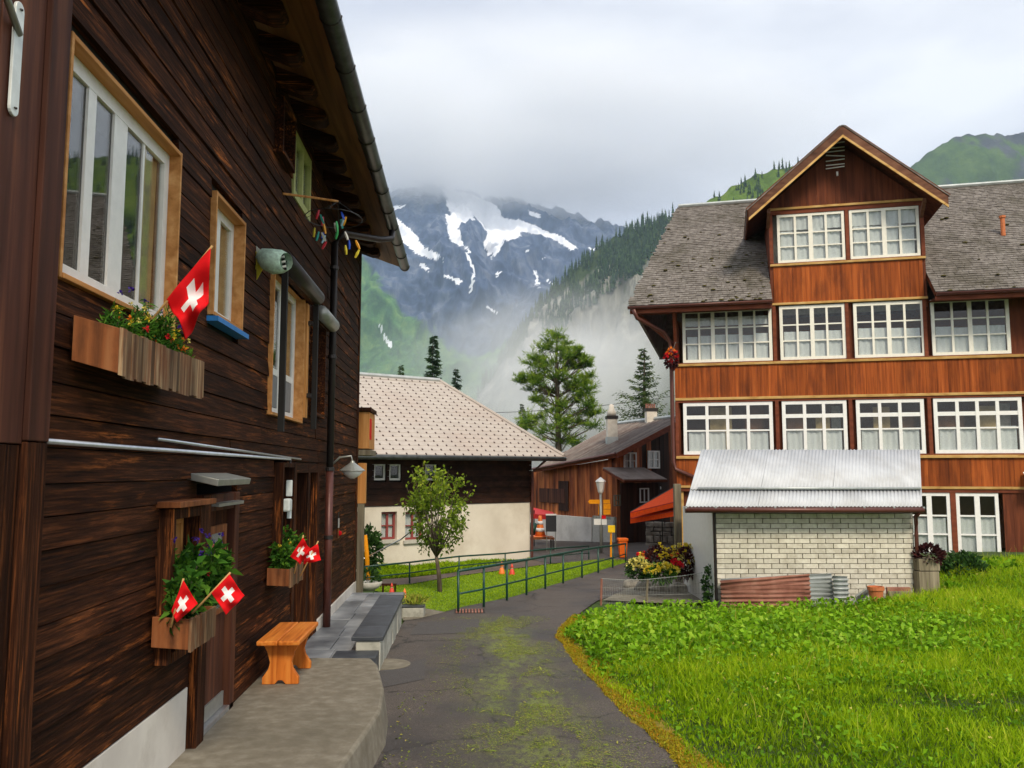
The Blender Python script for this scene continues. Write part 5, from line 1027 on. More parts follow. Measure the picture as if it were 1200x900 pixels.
# dry stone wall under the terrace of the barn house
root = thing('stone_wall', tuple(gp(778, 634)), 'rough dry stone wall behind the red parasol', 'stone wall')
p0, p1 = oy(757, 640, 29.3), oy(800, 640, 29.0); p0[2] = p1[2] = float(G(p0[0], 29.2)); dS = unit((p1-p0)*np.array([1, 1, 0])); FW = Fac(*p0[:2], *dS[:2]); Ls = np.linalg.norm((p1-p0)[:2]); z = p0[2]-.1
while z < p0[2]+.95:
    h = random.uniform(.13, .24); s = 0
    while s < Ls:
        w = random.uniform(.16, .42); c = [FW(a+random.uniform(-.02, .02), n, zz+random.uniform(-.02, .02)) for zz in (z, z+h-.01) for a, n in ((s, -.3), (s+w-.012, -.3), (s+w-.012, random.uniform(0, .07)), (s, random.uniform(0, .07)))]; MB().hexa(c).build('stone', 'stone_wall', root, bevel=.025); s += w
    z += h
MB().box(FW, 0, Ls, -.6, -.25, p0[2]-.2, p0[2]+.9).build('wall_core', 'black', root)

# ================================================================== railings
def railing(bases, tops, label, r=.022, mids=(.45,)):
    root = thing('railing', tuple(bases[0]), label, 'railing', 'green pipe railings')
    for b, t in zip(bases, tops): MB().tube([b-np.array([0, 0, .1]), t], r, 8).build('post', 'rail_green', root, smooth=True)
    MB().tube(tops, r*1.15, 8).build('top_rail', 'rail_green', root, smooth=True)
    for m in mids: MB().tube([b+(t-b)*m for b, t in zip(bases, tops)], r*.8, 8).build('middle_rail', 'rail_green', root, smooth=True)
bp = [(537, 718, 669), (567, 711.5, 664.5), (594, 704, 660), (617, 697.5, 656), (639, 690.5, 652), (660, 684, 648.5), (682, 677.5, 644.5), (701, 671.5, 641.5), (718, 665.5, 639.5), (733, 659, 637)]
def post_line(L):
    B = [gp(u, v) for u, v, _ in L]; return B, [oy(u, t, b[1]) for (u, _, t), b in zip(L, B)]
railing(*post_line(bp), 'long green pipe railing along the edge of the lane')
bp = [(428, 690, 664), (480, 684, 659), (538, 674, 652), (592, 667, 648.5), (645, 660.5, 643), (690, 656, 640)]
railing(*post_line(bp), 'low green railing behind the lawn beside the footpath', .018, (.5,))

# ================================================================== trees
def branch_tree(name, base, H_, label, crown_c, crown_r, nl, leaf, lm, trunk_r, lean=(0, 0), nb=26, cat='tree', sparse=.5):
    root = thing(name, tuple(base), label, cat); b = MB(); base = np.array(base); tips = []
    fork = base+np.array([lean[0]*.35, lean[1]*.35, H_*.3]); b.tube([base-np.array([0, 0, .15]), base+np.array([lean[0]*.12, 0, H_*.15]), fork], [trunk_r*1.25, trunk_r, trunk_r*.8], 8)
    for k in range(nb):
        d = unit(RNG.normal(size=3)+np.array([0, 0, .35])); tip = np.array(crown_c)+d*np.array(crown_r)*random.uniform(.55, 1.); mid = fork+(tip-fork)*.45+np.array([random.uniform(-.1, .1), random.uniform(-.1, .1), random.uniform(-.08, .12)])*H_*.3
        b.tube([fork, mid, tip], [trunk_r*.45, trunk_r*.22, trunk_r*.06], 5); tips.append((mid, tip))
        for _ in range(3):
            a = mid+(tip-mid)*random.random(); e = a+unit(RNG.normal(size=3)+d*.8)*random.uniform(.15, .4)*crown_r[0]; b.tube([a, e], [trunk_r*.1, trunk_r*.03], 4); tips.append((a, e))
    b.build('trunk', 'bark', root, smooth=True); P = []; D = []; per = nl//len(tips)
    for a, e in tips:
        k = int(per*random.uniform(.3, 1.7)); t = RNG.random(k)**.7; P.append(a+np.outer(t, e-a)+RNG.normal(size=(k, 3))*crown_r[0]*.09); D.append(RNG.normal(size=(k, 3))+np.array([0, 0, -.1]))
    P = np.vstack(P); D = np.vstack(D); tint = np.clip(.15+.55*(P[:, 2]-P[:, 2].min())/np.ptp(P[:, 2])+RNG.normal(size=len(P))*.2, 0, 1)
    leaf_obj('crown', P, D, leaf*RNG.uniform(.6, 1.3, len(P)), leaf*.55, lm, root, tint=tint); return root
tb = gp(516, 694); yy = tb[1]
cc = oy(513, 597, yy); branch_tree('apple_tree', tb, 2.4, 'small leafy apple tree on the lawn', cc+np.array([0, 0, .05]), (.82, .75, 1.12), 2700, .095, 'apple_leaf', .045, lean=(-.25, 0), nb=26)
def conifer(name, u, vtop, vbot, depth, wpx, label, mat='spruce_leaf', nw=22, per=12, dens=34, droop=.35, irregular=.15):
    top, bot = oy(u, vtop, depth), oy(u, vbot, depth); H_ = top[2]-bot[2]; R_ = wpx/F*depth/2
    root = thing(name, tuple(bot), label, 'tree', 'conifers behind the houses'); MB().tube([bot, top], [R_*.09, R_*.01], 7).build('trunk', 'bark', root); P, D, T = [], [], []
    for i in range(nw):
        f = (i+.3)/nw; z = bot[2]+H_*f; r = R_*(1-f)**.85*random.uniform(1-irregular, 1+irregular)+.06*R_
        for k in range(per):
            a = random.random()*6.283; rr = r*random.uniform(.6, 1.1); dirv = np.array([math.cos(a), math.sin(a), 0]); n = int(dens*(.35+rr/R_)); t = RNG.random(n)
            q = np.array([bot[0], bot[1], z+random.uniform(-.6, .6)*H_/nw])+np.outer(t*rr, dirv)+np.outer(-droop*rr*t+.28*rr*t**3, [0, 0, 1]); q += RNG.normal(size=(n, 3))*rr*np.array([.07, .07, .05])
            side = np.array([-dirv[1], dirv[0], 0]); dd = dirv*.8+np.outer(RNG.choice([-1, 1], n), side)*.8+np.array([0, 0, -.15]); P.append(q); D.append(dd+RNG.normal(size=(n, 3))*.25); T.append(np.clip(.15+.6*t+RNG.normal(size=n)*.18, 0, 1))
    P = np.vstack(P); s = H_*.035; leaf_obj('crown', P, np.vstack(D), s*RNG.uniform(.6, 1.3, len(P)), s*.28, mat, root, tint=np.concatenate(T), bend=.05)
conifer('spruce_tree', 507, 393, 520, 62, 40, 'dark slender spruce rising behind the shingle roof ridge')
conifer('spruce_tree', 534, 432, 530, 70, 36, 'small dark spruce right of the taller one behind the ridge', nw=16)
conifer('spruce_tree', 469, 427, 520, 75, 22, 'pale thin young spruce peeping over the roof ridge', 'spruce_light', nw=14)
conifer('spruce_tree', 755, 409, 520, 48, 76, 'open light green spruce behind the two chimneys', 'spruce_light', nw=15, per=9, dens=60, droop=.12, irregular=.35)
conifer('spruce_tree', 612, 473, 540, 64, 26, 'tiny spruce left of the big pine', nw=14)
def pine():
    d = 52.; top, bot = oy(652, 384, d), oy(655, 560, d); root = thing('pine_tree', tuple(bot), 'big bushy light green pine between the two houses', 'tree', 'conifers behind the houses'); b = MB()
    tr = [bot, oy(654, 500, d), oy(653, 460, d), oy(652, 420, d), oy(652, 392, d)]; b.tube(tr, [.22, .17, .13, .08, .02], 8)
    cl = [(652, 398, 17), (640, 405, 14), (664, 405, 14), (650, 415, 20), (634, 418, 15), (668, 417, 15), (676, 414, 8), (684, 420, 8), (686, 428, 9), (628, 428, 18), (645, 430, 18), (664, 432, 19), (678, 430, 12), (622, 446, 15), (612, 446, 9), (638, 443, 18), (656, 446, 20), (672, 446, 15), (690, 443, 10), (624, 458, 16), (640, 460, 14), (668, 456, 13), (680, 457, 12), (632, 470, 12), (672, 470, 17), (688, 464, 16), (696, 474, 14), (660, 480, 17), (680, 484, 19), (698, 488, 12), (640, 484, 20), (626, 492, 17), (650, 496, 20), (670, 500, 22), (690, 500, 16), (618, 500, 14), (640, 505, 20), (660, 512, 22), (680, 515, 22), (630, 515, 20)]
    P, D, T = [], [], []
    for u, v, r in cl:
        for _ in range(3):
            c = oy(u+random.uniform(-.45, .45)*r, v+random.uniform(-.35, .35)*r, d)+np.array([0, random.uniform(-1, 1)*r*d/F*1.6, 0]); R_ = r*d/F*.55; f = min(.95, max(0, (560-v-8)/176)); tp = np.array(tr[0])+(np.array(tr[-1])-np.array(tr[0]))*max(0, f-.05); b.tube([tp, (tp+c)/2-np.array([0, 0, .1]), c], [.035, .025, .01], 4)
            for _ in range(9):
                tw = unit(RNG.normal(size=3)*np.array([1, 1, .35])+np.array([0, 0, .3])); ln = R_*random.uniform(.6, 1.9); n = 30; q = RNG.random(n)
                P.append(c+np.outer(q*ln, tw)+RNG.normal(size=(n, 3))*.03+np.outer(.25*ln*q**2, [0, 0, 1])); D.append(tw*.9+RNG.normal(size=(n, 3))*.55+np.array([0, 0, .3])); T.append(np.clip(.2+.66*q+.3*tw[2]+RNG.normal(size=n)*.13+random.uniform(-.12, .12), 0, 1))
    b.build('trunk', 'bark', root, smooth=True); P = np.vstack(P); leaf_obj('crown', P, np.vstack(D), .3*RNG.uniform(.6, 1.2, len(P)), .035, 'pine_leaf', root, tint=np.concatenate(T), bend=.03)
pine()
def shrub(name, c, r, n, mat, label, L=.12, W=.07, cat='shrub', blooms=()):
    root = thing(name, (c[0], c[1], c[2]-r[2]), label, cat); b = MB()
    for _ in range(7): e = np.array(c)+unit(RNG.normal(size=3)+np.array([0, 0, .5]))*np.array(r)*.7; b.tube([(c[0], c[1], c[2]-r[2]-.05), e], [.012, .004], 4)
    b.build('stem', 'bark', root, kind='stuff'); P, D = ball(n, c, r, .25); P += np.array([noise.noise_vector(Vector(p*4.5)) for p in P])*np.array(r)*.35; leaf_obj('foliage', P, D+np.array([0, 0, .4])+RNG.normal(size=D.shape)*.5, L*RNG.uniform(.6, 1.3, n), W, mat, root)
    for bm_, k, rr in blooms:
        P, D = ball(k, np.array(c)+np.array([0, -.12*r[1], .15*r[2]]), np.array(r)*1.05, .8); sel = D[:, 2] > .05; P, D = P[sel], D[sel]; P += np.array([noise.noise_vector(Vector(p*4.5)) for p in P])*np.array(r)*.4; PP = np.repeat(P, 7, 0); DD = unit(RNG.normal(size=PP.shape)+np.repeat(D, 7, 0)); leaf_obj('blossom', PP, DD, rr, rr*.6, 'bloom_'+bm_, root)
    return root
c = oy(430, 645, 20.5); shrub('hydrangea', c, (.35, .4, .5), 700, 'shrub_leaf', 'blue green bush beside the yellow post', .14, .08)
c = oy(1130, 668, 16.6); shrub('shrub', c+np.array([0, 0, -.1]), (.42, .4, .45), 900, 'shrub_leaf', 'dark green shrub before the ground floor windows'); c = oy(1168, 672, 16.8); shrub('shrub', c, (.5, .4, .25), 800, 'weed_leaf', 'light green low bush at the foot of the brown wall'); c = oy(1116, 697, 15.0); shrub('shrub', c, (.2, .22, .16), 300, 'weed_leaf', 'bright leafy clump between crate and clay pot')
c = oy(833, 690, 15.6); shrub('ivy', c, (.1, .3, .42), 520, 'shrub_leaf', 'dark ivy climbing the wire fence by the shed corner', .08, .06)

# ================================================================== flower bed by the lane
FBZ = []
for i, (u, v, w, h) in enumerate(((742, 688, .5, .2), (757, 693, .45, .25), (776, 694, .5, .26), (795, 695, .45, .24), (812, 693, .5, .22), (826, 692, .4, .2))):
    p = gp(u, v); b = MB(); k = 10; prof = [(1, 0), (1.06, .4), (.9, .8), (.5, 1.)]; vs_ = [(p[0]+w*.5*r*math.cos(6.283*j/k)*random.uniform(.85, 1.1), p[1]+w*.4*r*math.sin(6.283*j/k)*random.uniform(.85, 1.1), p[2]-.03+h*z*random.uniform(.9, 1.1)) for r, z in prof for j in range(k)]
    b.add(vs_, [(a*k+j, a*k+(j+1) % k, (a+1)*k+(j+1) % k, (a+1)*k+j) for a in range(3) for j in range(k)]+[tuple(range(30, 40))]); nm = ['at the lane end', 'second from the lane', 'third from the lane', 'fourth from the lane', 'next to last by the shed', 'beside the shed'][i]
    b.build('boulder', 'stone_wall', smooth=False, bevel=.02, label='grey border stone of the flower bed, '+nm, cat='stone', group='stones edging the flower bed')
Yb_ = 17.
MB().poly(on((706, 705), (744, 687), (836, 690), (852, 708), (780, 709)), .03).build('bed_paving', 'concrete', kind='structure', loc=(0, 0, 0), label='brown stone paving around the flower bed', cat='paving')
shrub('flower_clump', oy(750, 667, Yb_), (.24, .25, .18), 600, 'shrub_leaf', 'rounded clump of pale yellow flowers nearest the lane', .09, .04, 'flowers', [('paleyellow', 170, .06)]); shrub('flower_clump', oy(776, 672, Yb_-.35), (.28, .25, .15), 500, 'box_leaf', 'low clump of bright yellow flowers at the front of the bed', .09, .04, 'flowers', [('yellow', 150, .06), ('paleyellow', 60, .055)])
shrub('flower_clump', oy(772, 656, Yb_+.3), (.36, .3, .26), 600, 'dark_plant', 'dark leaved clump with red flowers in the middle of the bed', .1, .05, 'flowers', [('red', 14, .085), ('orange', 20, .06), ('yellow', 60, .06)]); shrub('flower_clump', oy(806, 660, Yb_+.2), (.38, .33, .28), 900, 'dark_plant', 'tall dark clump with yellow flowers next to the shed', .12, .05, 'flowers', [('paleyellow', 120, .065), ('yellow', 80, .07)])
shrub('flower_clump', oy(792, 665, Yb_-.2), (.1, .1, .1), 40, 'box_leaf', 'single large pink red bloom before the wooden post', .08, .05, 'flowers', [('red', 24, .08)])
p = gp(795, 690); tp = oy(795, 560, p[1]+1.2)
MB().box(None, *(sorted((oy(791, 680, 18.3)[0], oy(799, 680, 18.3)[0]))), 18.2, 18.33, float(G(4.8, 18.3))-.1, oy(795, 567, 18.3)[2]).build('wooden_post', 'old_grey', bevel=.01, label='tall wooden post behind the flower bed', cat='post')

# ================================================================== square: lamp, signs, bin, parasols, small things
def lamp_post():
    d = 27.0; p = oy(704.5, 657, d); p[2] = float(G(p[0], d)); t = oy(704, 577, d); root = thing('street_lamp', tuple(p), 'grey street lamp with white lantern carrying hiking signs', 'street lamp')
    MB().tube([p, t], [.05, .04], 10).build('pole', 'lamp_grey', root, smooth=True); MB().lathe(t, [(.06, -.03), (.09, .02), (.15, .32), (.13, .36), (.06, .42), (.01, .46)], 6).build('lantern', 'lamp_glass', root); MB().lathe(t+np.array([0, 0, .33]), [(.17, 0), (.15, .04), (.05, .12), (.01, .15)], 6).build('lantern_cap', 'white_paint', root)
    Fp = Fac(p[0], p[1], 1, -.05)
    def pl(u0, v0, u1, v1, m, nm, n, arrow=0):
        a, b = Fp.px(u0, v0, n), Fp.px(u1, v1, n)
        if arrow: h = (a[1]-b[1])/2; o = MB().slab([Fp(a[0]+h*.8, n, a[1]), Fp(b[0], n, a[1]), Fp(b[0], n, b[1]), Fp(a[0]+h*.8, n, b[1]), Fp(a[0], n, (a[1]+b[1])/2)], .02).build(nm, m, root)
        else: MB().box(Fp, a[0], b[0], n, n+.02, b[1], a[1]).build(nm, m, root)
    pl(689, 585.5, 703, 590.3, 'sign_orange', 'sign_arrow', .06, 1); pl(707, 585.5, 715, 590, 'sign_orange', 'sign_arrow', .06); pl(707, 590.5, 715.5, 596.5, 'sign_orange', 'sign_arrow', .06); pl(707, 597, 715.5, 603, 'sign_orange', 'sign_arrow', .06); pl(701, 590.5, 705, 603, 'sign_orange', 'sign_arrow', -.08)
    pl(705, 604, 710, 608, 'flag_red', 'red_plate', .06); pl(696, 608, 704, 615, 'white_paint', 'notice_board', .06); pl(705, 608.5, 711, 615, 'white_paint', 'notice_board', .06)
lamp_post()
def sign_post():
    d = 26.2; p = oy(716, 660, d); p[2] = float(G(p[0], d)); root = thing('yellow_sign', tuple(p), 'small yellow sign on an orange post behind the railing', 'sign'); a, b = oy(712, 615.5, d), oy(720.5, 624, d)
    MB().tube([p, oy(716, 620, d)], .032, 8).build('post', 'sign_orange', root); MB().box(None, a[0], b[0], d-.06, d-.04, b[2], a[2]).build('sign_plate', 'sign_yellow', root, bevel=.01)
sign_post()
def litter_bin():
    d = 26.; a, b = oy(724.5, 634, d), oy(735, 653, d); g0 = float(G(a[0], d)); root = thing('litter_bin', ((a[0]+b[0])/2, d, g0), 'orange litter bin at the end of the railing', 'bin'); w = (b[0]-a[0])/2; xc = (a[0]+b[0])/2
    c = [(xc+sx_*w*k, d+sy_*w*k, z) for z, k in ((b[2], .75), (a[2], 1.)) for sx_, sy_ in ((-1, -1), (1, -1), (1, 1), (-1, 1))]; MB().hexa(c).build('body', 'bin_orange', root, bevel=.02); MB().box(None, xc-w*1.15, xc+w*1.15, d-w*1.15, d+w*1.15, a[2], a[2]+.09).build('lid', 'bin_orange', root, bevel=.02)
    for k in (-.6, .6): MB().tube([(xc+k*w, d, g0), (xc+k*w, d, b[2])], .025, 6).build('leg', 'rust', root)
litter_bin()
def parasol(pts, d0, mat, label, pole):
    root = thing('awning', tuple(oy(*pole[1], d0)), label, 'awning', 'red awnings on the square'); q = [oy(u, v, d) for u, v, d in pts]
    MB().slab(q, .02).build('canopy', mat, root); lo = [q[0], q[1], q[1]-np.array([0, 0, .17]), q[0]-np.array([0, 0, .17])]; MB().slab(lo, .015).build('valance', mat, root); MB().tube([oy(*pole[0], d0), oy(*pole[1], d0)], .02, 8).build('pole', 'dark_metal', root); MB().tube([q[0], q[-1]], .018, 6).build('arm', 'dark_metal', root); MB().tube([q[0]-np.array([0, 0, .02]), q[1]-np.array([0, 0, .02])], .022, 6).build('front_bar', 'awning_dark', root)
parasol([(739, 600, 26.0), (797, 586, 24.5), (812, 568, 27.), (790, 571, 28.)], 26.5, 'awning_red', 'bright orange red awning over the inn terrace', ((776, 585), (776, 640)))
parasol([(739, 607, 26.4), (797, 597, 24.6), (806, 583, 27.), (776, 590, 28.)], 26.5, 'awning_red', 'second orange red awning just below the first', ((790, 592), (790, 640)))
parasol([(622, 602, 31.5), (650, 604, 31.), (648, 600, 33.), (622, 594, 33.)], 31.5, 'awning_dark', 'dark red awning beside the white house corner', ((626, 598), (626, 640)))
def cone():
    p = oy(633, 629, 29.5); root = thing('traffic_cone', tuple(p), 'orange and white traffic cone on a low table', 'traffic cone'); s = 1.; o = MB(); o.lathe(p, [(.19, .03), (.14, .25), (.10, .45), (.07, .6), (.05, .72)], 16); o.build('cone', 'figure_orange', root, smooth=True)
    for z0, z1, r0, r1 in ((.18, .3, .165, .135), (.42, .53, .113, .09)): MB().lathe(p, [(r0, z0), (r1, z1)], 16).build('stripe', 'flag_white', root, smooth=True)
    MB().box(None, p[0]-.25, p[0]+.25, p[1]-.25, p[1]+.25, p[2], p[2]+.035).build('foot', 'figure_orange', root, bevel=.01)
    g0 = float(G(p[0], p[1])); root = thing('low_table', (p[0], p[1], g0), 'low wooden table under the traffic cone', 'table'); MB().box(None, p[0]-.65, p[0]+.45, p[1]-.45, p[1]+.4, p[2]-.06, p[2]-.004).build('table_top', 'box_end', root)
    for a in (-.6, .38):
        for b in (-.4, .32): MB().box(None, p[0]+a, p[0]+a+.05, p[1]+b, p[1]+b+.05, g0, p[2]-.062).build('leg', 'dark_metal', root)
cone()
a, b = oy(639.5, 604, 28.8), oy(652, 623, 28.8); root = thing('menu_board', ((a[0]+b[0])/2, 28.8, b[2]-.6), 'black menu board standing by the red awning', 'board'); MB().box(None, a[0], b[0], 28.78, 28.82, b[2], a[2]).build('panel', 'board_black', root, bevel=.01)
MB().box(None, a[0], b[0], 28.775, 28.825, a[2]+.002, a[2]+.05).build('top_strip', 'white_paint', root)
for x in (a[0]+.03, b[0]-.03): MB().tube([(x, 28.8, b[2]), (x, 28.8, float(G(x, 28.8)))], .015, 6).build('leg', 'lamp_grey', root)
P_ = oy(622, 620, 30.5); MB().lathe((P_[0]+.05, 30.5, P_[2]-.2), [(.1, 0), (.24, .1), (.26, .25), (.15, .4), (.02, .45)], 12).build('green_bucket', 'rail_green', smooth=True, label='dark green round tub beside the traffic cone', cat='tub')
def gnome(u, v, h, hat, label):
    p = gp(u, v); root = thing('garden_figure', tuple(p), label, 'figurine', 'garden figurines on the lawn'); MB().lathe(p, [(.28*h, 0), (.26*h, .12*h), (.2*h, .35*h), (.12*h, .55*h)], 12).build('body', hat, root, smooth=True); MB().lathe(p+np.array([0, 0, .5*h]), [(.03*h, 0), (.13*h, .06*h), (.13*h, .16*h), (.03*h, .22*h)], 12).build('head', 'skin_tone', root, smooth=True); MB().lathe(p+np.array([0, 0, .66*h]), [(.15*h, 0), (.1*h, .14*h), (.015*h, .36*h)], 12).build('hat', hat, root, smooth=True)
gnome(588, 673, .3, 'figure_orange', 'left of the two orange garden figurines by the railing'); gnome(600, 674, .28, 'figure_red', 'right red garden figurine behind the railing'); gnome(459, 696, .22, 'figure_red', 'red garden figurine before the dark little bench'); gnome(474, 706, .26, 'figure_orange', 'orange garden figurine by the stone planter')
p = gp(455, 695); root = thing('little_bench', tuple(p), 'tiny dark wooden bench on the lawn edge', 'bench'); MB().box(None, p[0]-.14, p[0]+.16, p[1], p[1]+.12, p[2]+.15, p[2]+.18).build('seat', 'dark_board_x', root)
for x in (-.13, .12): MB().box(None, p[0]+x, p[0]+x+.03, p[1], p[1]+.12, p[2], p[2]+.149).build('leg', 'dark_board_x', root)
p = gp(485, 723); root = thing('stone_planter', tuple(p), 'small stone trough with pale grass by the parapet', 'planter'); MB().box(None, p[0]-.2, p[0]+.17, p[1]-.1, p[1]+.5, p[2]-.02, p[2]+.17).build('trough', 'concrete_lt', root, bevel=.02); MB().box(None, p[0]-.21, p[0]+.18, p[1]-.11, p[1]+.51, p[2]+.171, p[2]+.2).build('rim', 'slate_dark', root, bevel=.008)
P = np.array([p[0], p[1]+.2, p[2]+.2])+RNG.normal(size=(420, 3))*np.array([.08, .12, .0]); root = thing('tuft_plant', (p[0], p[1]+.2, p[2]+.2), 'tuft of pale grassy flowers in the stone trough', 'plant'); leaf_obj('foliage', P, RNG.normal(size=(420, 3))*.7+np.array([0, 0, 1]), .2, .015, 'clip_leaf', root, flat=.2)
p = gp(432, 690); p = oy(431, 689, 17.); root = thing('bowl_planter', tuple(p), 'wide pale stone bowl planter at the chalet end', 'planter'); MB().lathe((p[0], p[1], p[2]-.05), [(.12, 0), (.22, .06), (.28, .16), (.26, .17)], 18).build('bowl', 'pot_stone', root, smooth=True); c = p+np.array([0, 0, .2]); P, D_ = ball(260, c, (.22, .2, .14)); root = thing('bowl_plant', tuple(p+np.array([0, 0, .1])), 'dark leafy plant in the stone bowl', 'plant'); leaf_obj('foliage', P, D_+np.array([0, 0, .5]), .1, .04, 'shrub_leaf', root)
MB().tube([p+np.array([0, 0, .05]), p+np.array([0, 0, .2])], .01, 5).build('stem', 'bark', root)
p = oy(431.5, 684, 19.); p[2] = float(G(p[0], 19.)); root = thing('yellow_post', tuple(p), 'yellow orange wooden post with slanted metal bars', 'post'); MB().tube([p, oy(430, 652, 19.), oy(428, 627, 19.)], [.055, .05, .04], 8).build('post', 'sign_orange', root, smooth=True); MB().tube([oy(420, 640, 19.), oy(430, 626, 19.)], .012, 6).build('bar', 'steel', root); MB().tube([oy(432, 652, 19.), oy(470, 632, 18.5), oy(485, 620, 18.)], .014, 6).build('bar', 'steel', root); MB().tube([oy(420, 650, 19.), oy(428, 655, 19.)], .012, 6).build('bar', 'steel', root)
# drain grate, manhole, asphalt patch
g0 = gp(553, 717); root = thing('drain_grate', tuple(g0), 'rusty iron drain grate at the lawn corner', 'grate'); MB().box(None, g0[0]-.3, g0[0]+.22, g0[1]-.22, g0[1]+.2, g0[2]+.009, g0[2]+.014).build('frame', 'black', root)
for k in range(9): MB().box(None, g0[0]-.28+k*.055, g0[0]-.25+k*.055, g0[1]-.2, g0[1]+.18, g0[2]+.0145, g0[2]+.026).build('bar', 'rust', root)
g0 = gp(452, 780); MB().lathe((g0[0], g0[1], g0[2]), [(.3, .0), (.3, .02), (.27, .026), (.02, .026)], 28).build('manhole_cover', 'concrete', label='round concrete cover at the foot of the terrace wall', cat='manhole cover')
MB().poly(on((438, 790), (500, 771), (497, 797), (442, 808)), .011).build('road_patch', 'asphalt_patch', kind='structure', label='coarse dark asphalt repair patch near the terrace', cat='road patch', loc=(0, 0, 0)); MB().poly(on((490, 730), (562, 726), (560, 742), (480, 745)), .011).build('road_patch', 'asphalt_patch', kind='structure', label='smooth dark asphalt repair patch before the drain', cat='road patch', loc=(0, 0, 0))
# power line behind the houses
p0, p1 = oy(520, 484, 60.), oy(840, 455, 60.); MB().tube([p0+(p1-p0)*t-np.array([0, 0, 4*.5*t*(1-t)]) for t in np.linspace(0, 1, 14)], .02, 5).build('power_line', 'cord', label='thin black power line crossing before the cliff', cat='cable')

# ================================================================== vegetation on the ground (beyond counting)
def stuff_leaves(name, XY, mat, h, w, label, cat, lean=.5, mid=.4, bend=.2, dz=0, tint=None, flat=None, up=1., clump=None):
    N = len(XY); P = np.column_stack([XY, G(XY[:, 0], XY[:, 1])+dz]); D = RNG.normal(size=(N, 3))*lean; D[:, 2] = np.abs(D[:, 2])*.3+up
    leaf_obj(name, P, D, h, w, mat, tint=tint, mid=mid, bend=bend, flat=flat, kind='stuff', label=label, cat=cat, loc=(0, 0, 0))
def field():
    R = np.array(ROAD_R); edge = lambda y: np.interp(y, R[:10, 1], R[:10, 0])
    fieldpoly = [(2.3, 2.5), (1.95, 5.6)]+[tuple(p) for p in ROAD_R[3:9]]+[(2.4, 14.6), (3.2, 14.9), (4.5, 14.6), (6, 14.75), (7.9, 14.6), (8.6, 15.6), (9.2, 18.5), (15.5, 18.8), (15.5, 3)]
    n = 150000; Q = scatter(fieldpoly, n*2); keep = RNG.random(len(Q)) < np.clip(1.5-(Q[:, 1]-4)*.075, .35, 1); Q = Q[keep]; d = Q[:, 0]-edge(Q[:, 1]); kk = d > .07+.06*np.sin(Q[:, 1]*4.3)+.07*np.sin(Q[:, 1]*1.7+1); Q = Q[kk]; d = d[kk]
    nz = np.array([noise.noise(Vector((x*.55, y*.55, 0))) for x, y in Q]); n2 = np.array([noise.noise(Vector((x*2.2, y*2.2, 5))) for x, y in Q])
    hh = (.13+.11*nz+.07*n2)*np.clip(d*1.6, .35, 1)*RNG.uniform(.5, 1.5, len(Q)); t = np.clip(.5+.45*nz+.3*n2+RNG.normal(size=len(Q))*.2, 0, 1)
    stuff_leaves('field_grass', Q, 'grass_leaf', np.maximum(.03, hh), .011+.004*RNG.random(len(Q)), 'tall bright green meadow grass right of the lane', 'grass', lean=.45, tint=t, mid=.35, bend=.12)
    # broad leaved weeds: thick along the lane, the wire fence and the shed
    Q = scatter(fieldpoly, 60000); d = Q[:, 0]-edge(Q[:, 1]); nz = np.array([noise.noise(Vector((x*.8, y*.8, 9))) for x, y in Q]); far = sstep(9.2, 11.5, Q[:, 1])*sstep(9, 5, Q[:, 0])
    k = (d > .13+.08*np.sin(Q[:, 1]*2.9)) & (RNG.random(len(Q)) < np.clip(.3+.85*far+.75*(nz > .18)*(Q[:, 0] < 7)*sstep(.1, .4, d), 0, 1)*np.where(Q[:, 1] < 9, .7, 1)); Q = Q[k]; far = far[k]; nz = nz[k]; d = d[k]
    N = len(Q); hz = (.04+.12*far+.06*(nz > .18))*RNG.random(N)*np.clip(d*2.5, .3, 1)+.02; P = np.column_stack([Q, G(Q[:, 0], Q[:, 1])+hz]); D = RNG.normal(size=(N, 3)); D[:, 2] = np.abs(D[:, 2])*.5+.35
    leaf_obj('field_weeds', P, D, RNG.uniform(.05, .13, N)*(.7+.35*far), RNG.uniform(.03, .075, N)*(.7+.35*far), 'weed_leaf', tint=np.clip(.25+hz*2.4+RNG.normal(size=N)*.2, 0, 1), mid=.5, bend=.12, flat=.35, kind='stuff', label='broad leaved green weeds along the edge of the field', cat='weeds', loc=(0, 0, 0))
    Q = scatter(fieldpoly, 2600); Q = Q[Q[:, 0]-edge(Q[:, 1]) > .25]; stuff_leaves('field_stalks', Q, 'clip_leaf', RNG.uniform(.18, .42, len(Q)), .006, 'pale dry seed stalks standing in the meadow', 'stalks', lean=.25, mid=.6, bend=.1)
    Q = scatter(fieldpoly, 420); Q = Q[Q[:, 0]-edge(Q[:, 1]) > .3]; P = np.repeat(np.column_stack([Q, G(Q[:, 0], Q[:, 1])+RNG.uniform(.1, .22, len(Q))]), 6, 0); leaf_obj('field_flowers', P, RNG.normal(size=P.shape)+np.array([0, -.4, .6]), .018, .012, 'bloom_paleyellow', kind='stuff', label='tiny pale flowers dotted over the meadow', cat='flowers', loc=(0, 0, 0))
    # mossy verge
    E_ = resample(ROAD_R[1:10], 200); nrm = 1; Q = np.repeat(E_, 130, 0); wv = .17+.07*np.sin(Q[:, 1]*3.1)+.05*np.sin(Q[:, 1]*7.7); Q = Q+np.column_stack([(RNG.random(len(Q))**1.3*1.5-.25)*wv, RNG.normal(size=len(Q))*.05]); stuff_leaves('verge_moss', Q, 'moss_leaf', RNG.uniform(.012, .05, len(Q)), .01, 'orange yellow mossy verge along the lane edge', 'moss', lean=.7, dz=.004)
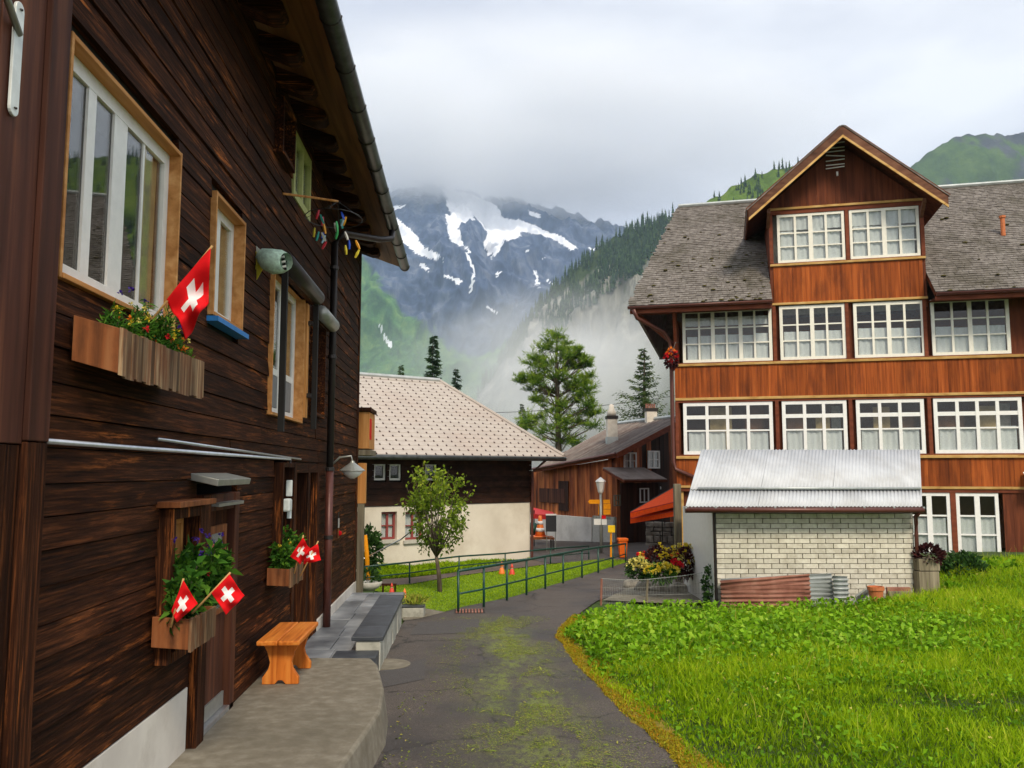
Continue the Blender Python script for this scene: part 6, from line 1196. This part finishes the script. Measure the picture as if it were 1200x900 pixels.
    A = np.stack([E_+np.array([-.025, 0]), E_+np.array([.1, .0]), E_+np.array([.24, .0])]); B = MB(); A[0, :, 0] += .03*np.sin(E_[:, 1]*5.3)+.02*np.sin(E_[:, 1]*13.1)+.012*np.sin(E_[:, 1]*31); B.grid(np.dstack([A, G(A[..., 0], A[..., 1])+np.array([.0075, .012, .0])[:, None]])); B.build('verge', 'moss_ground', kind='structure', loc=(0, 0, 0), normals=False, label='mossy yellow earth strip edging the lane', cat='verge', smooth=True)
field()
Q = scatter(LAWN, 36000); stuff_leaves('lawn_grass', Q, 'lawn_leaf', RNG.uniform(.02, .055, len(Q)), .012, 'short mown yellow green grass of the lawn', 'grass', lean=.6)
UP = on(*PATH_F)+[tuple(FM(sm1, .05, 0)[:2]), tuple(FM(0.2, .05, 0)[:2]), (-2.6, 22)]
Q = scatter(UP, 14000); nz = np.array([noise.noise(Vector((x*1.1, y*1.1, 2))) for x, y in Q]); stuff_leaves('bank_weeds', Q, 'grass_leaf', np.maximum(.04, .14+.2*nz)*RNG.uniform(.5, 1.4, len(Q)), .03, 'unmown weeds and grass below the white house wall', 'grass', lean=.5, tint=np.clip(.45+.3*nz+RNG.normal(size=len(Q))*.2, 0, 1))
def clippings():
    n = 60000; y = RNG.uniform(4.5, 14.6, n); x = .66-.02*(y-8)+RNG.normal(size=n)*.42; nz = np.array([noise.noise(Vector((a*1.4, b*.9, 21)))+.6*noise.noise(Vector((a*4, b*3, 3))) for a, b in zip(x, y)]); k = (nz > .05) | (RNG.random(n) < .06)
    R = np.array(ROAD_R); k &= (x > -.55) & (x < np.interp(y, R[:10, 1], R[:10, 0])-.03); Q = np.column_stack([x, y])[k]; N = len(Q); P = np.column_stack([Q, G(Q[:, 0], Q[:, 1])+.009+.012*RNG.random(N)]); D = RNG.normal(size=(N, 3)); D[:, 2] *= .12; big = RNG.random(N) < .02
    leaf_obj('grass_clippings', P, D, np.where(big, .06, .024)*RNG.uniform(.5, 1.4, N), np.where(big, .016, .0045), 'clip_leaf', kind='stuff', flat=.8, bend=.03, label='scattered cut grass and leaves on the asphalt', cat='clippings', loc=(0, 0, 0))
    N = 110; P = np.column_stack([RNG.uniform(-.68, -.35, N)**1.0, RNG.uniform(5.5, 9.2, N), np.full(N, .012)]); D = RNG.normal(size=(N, 3)); D[:, 2] *= .2; leaf_obj('gutter_litter', P, D, RNG.uniform(.015, .045, N), .014, 'clip_leaf', kind='stuff', flat=.6, label='dead leaves gathered along the pavement kerb', cat='litter', loc=(0, 0, 0))
clippings()
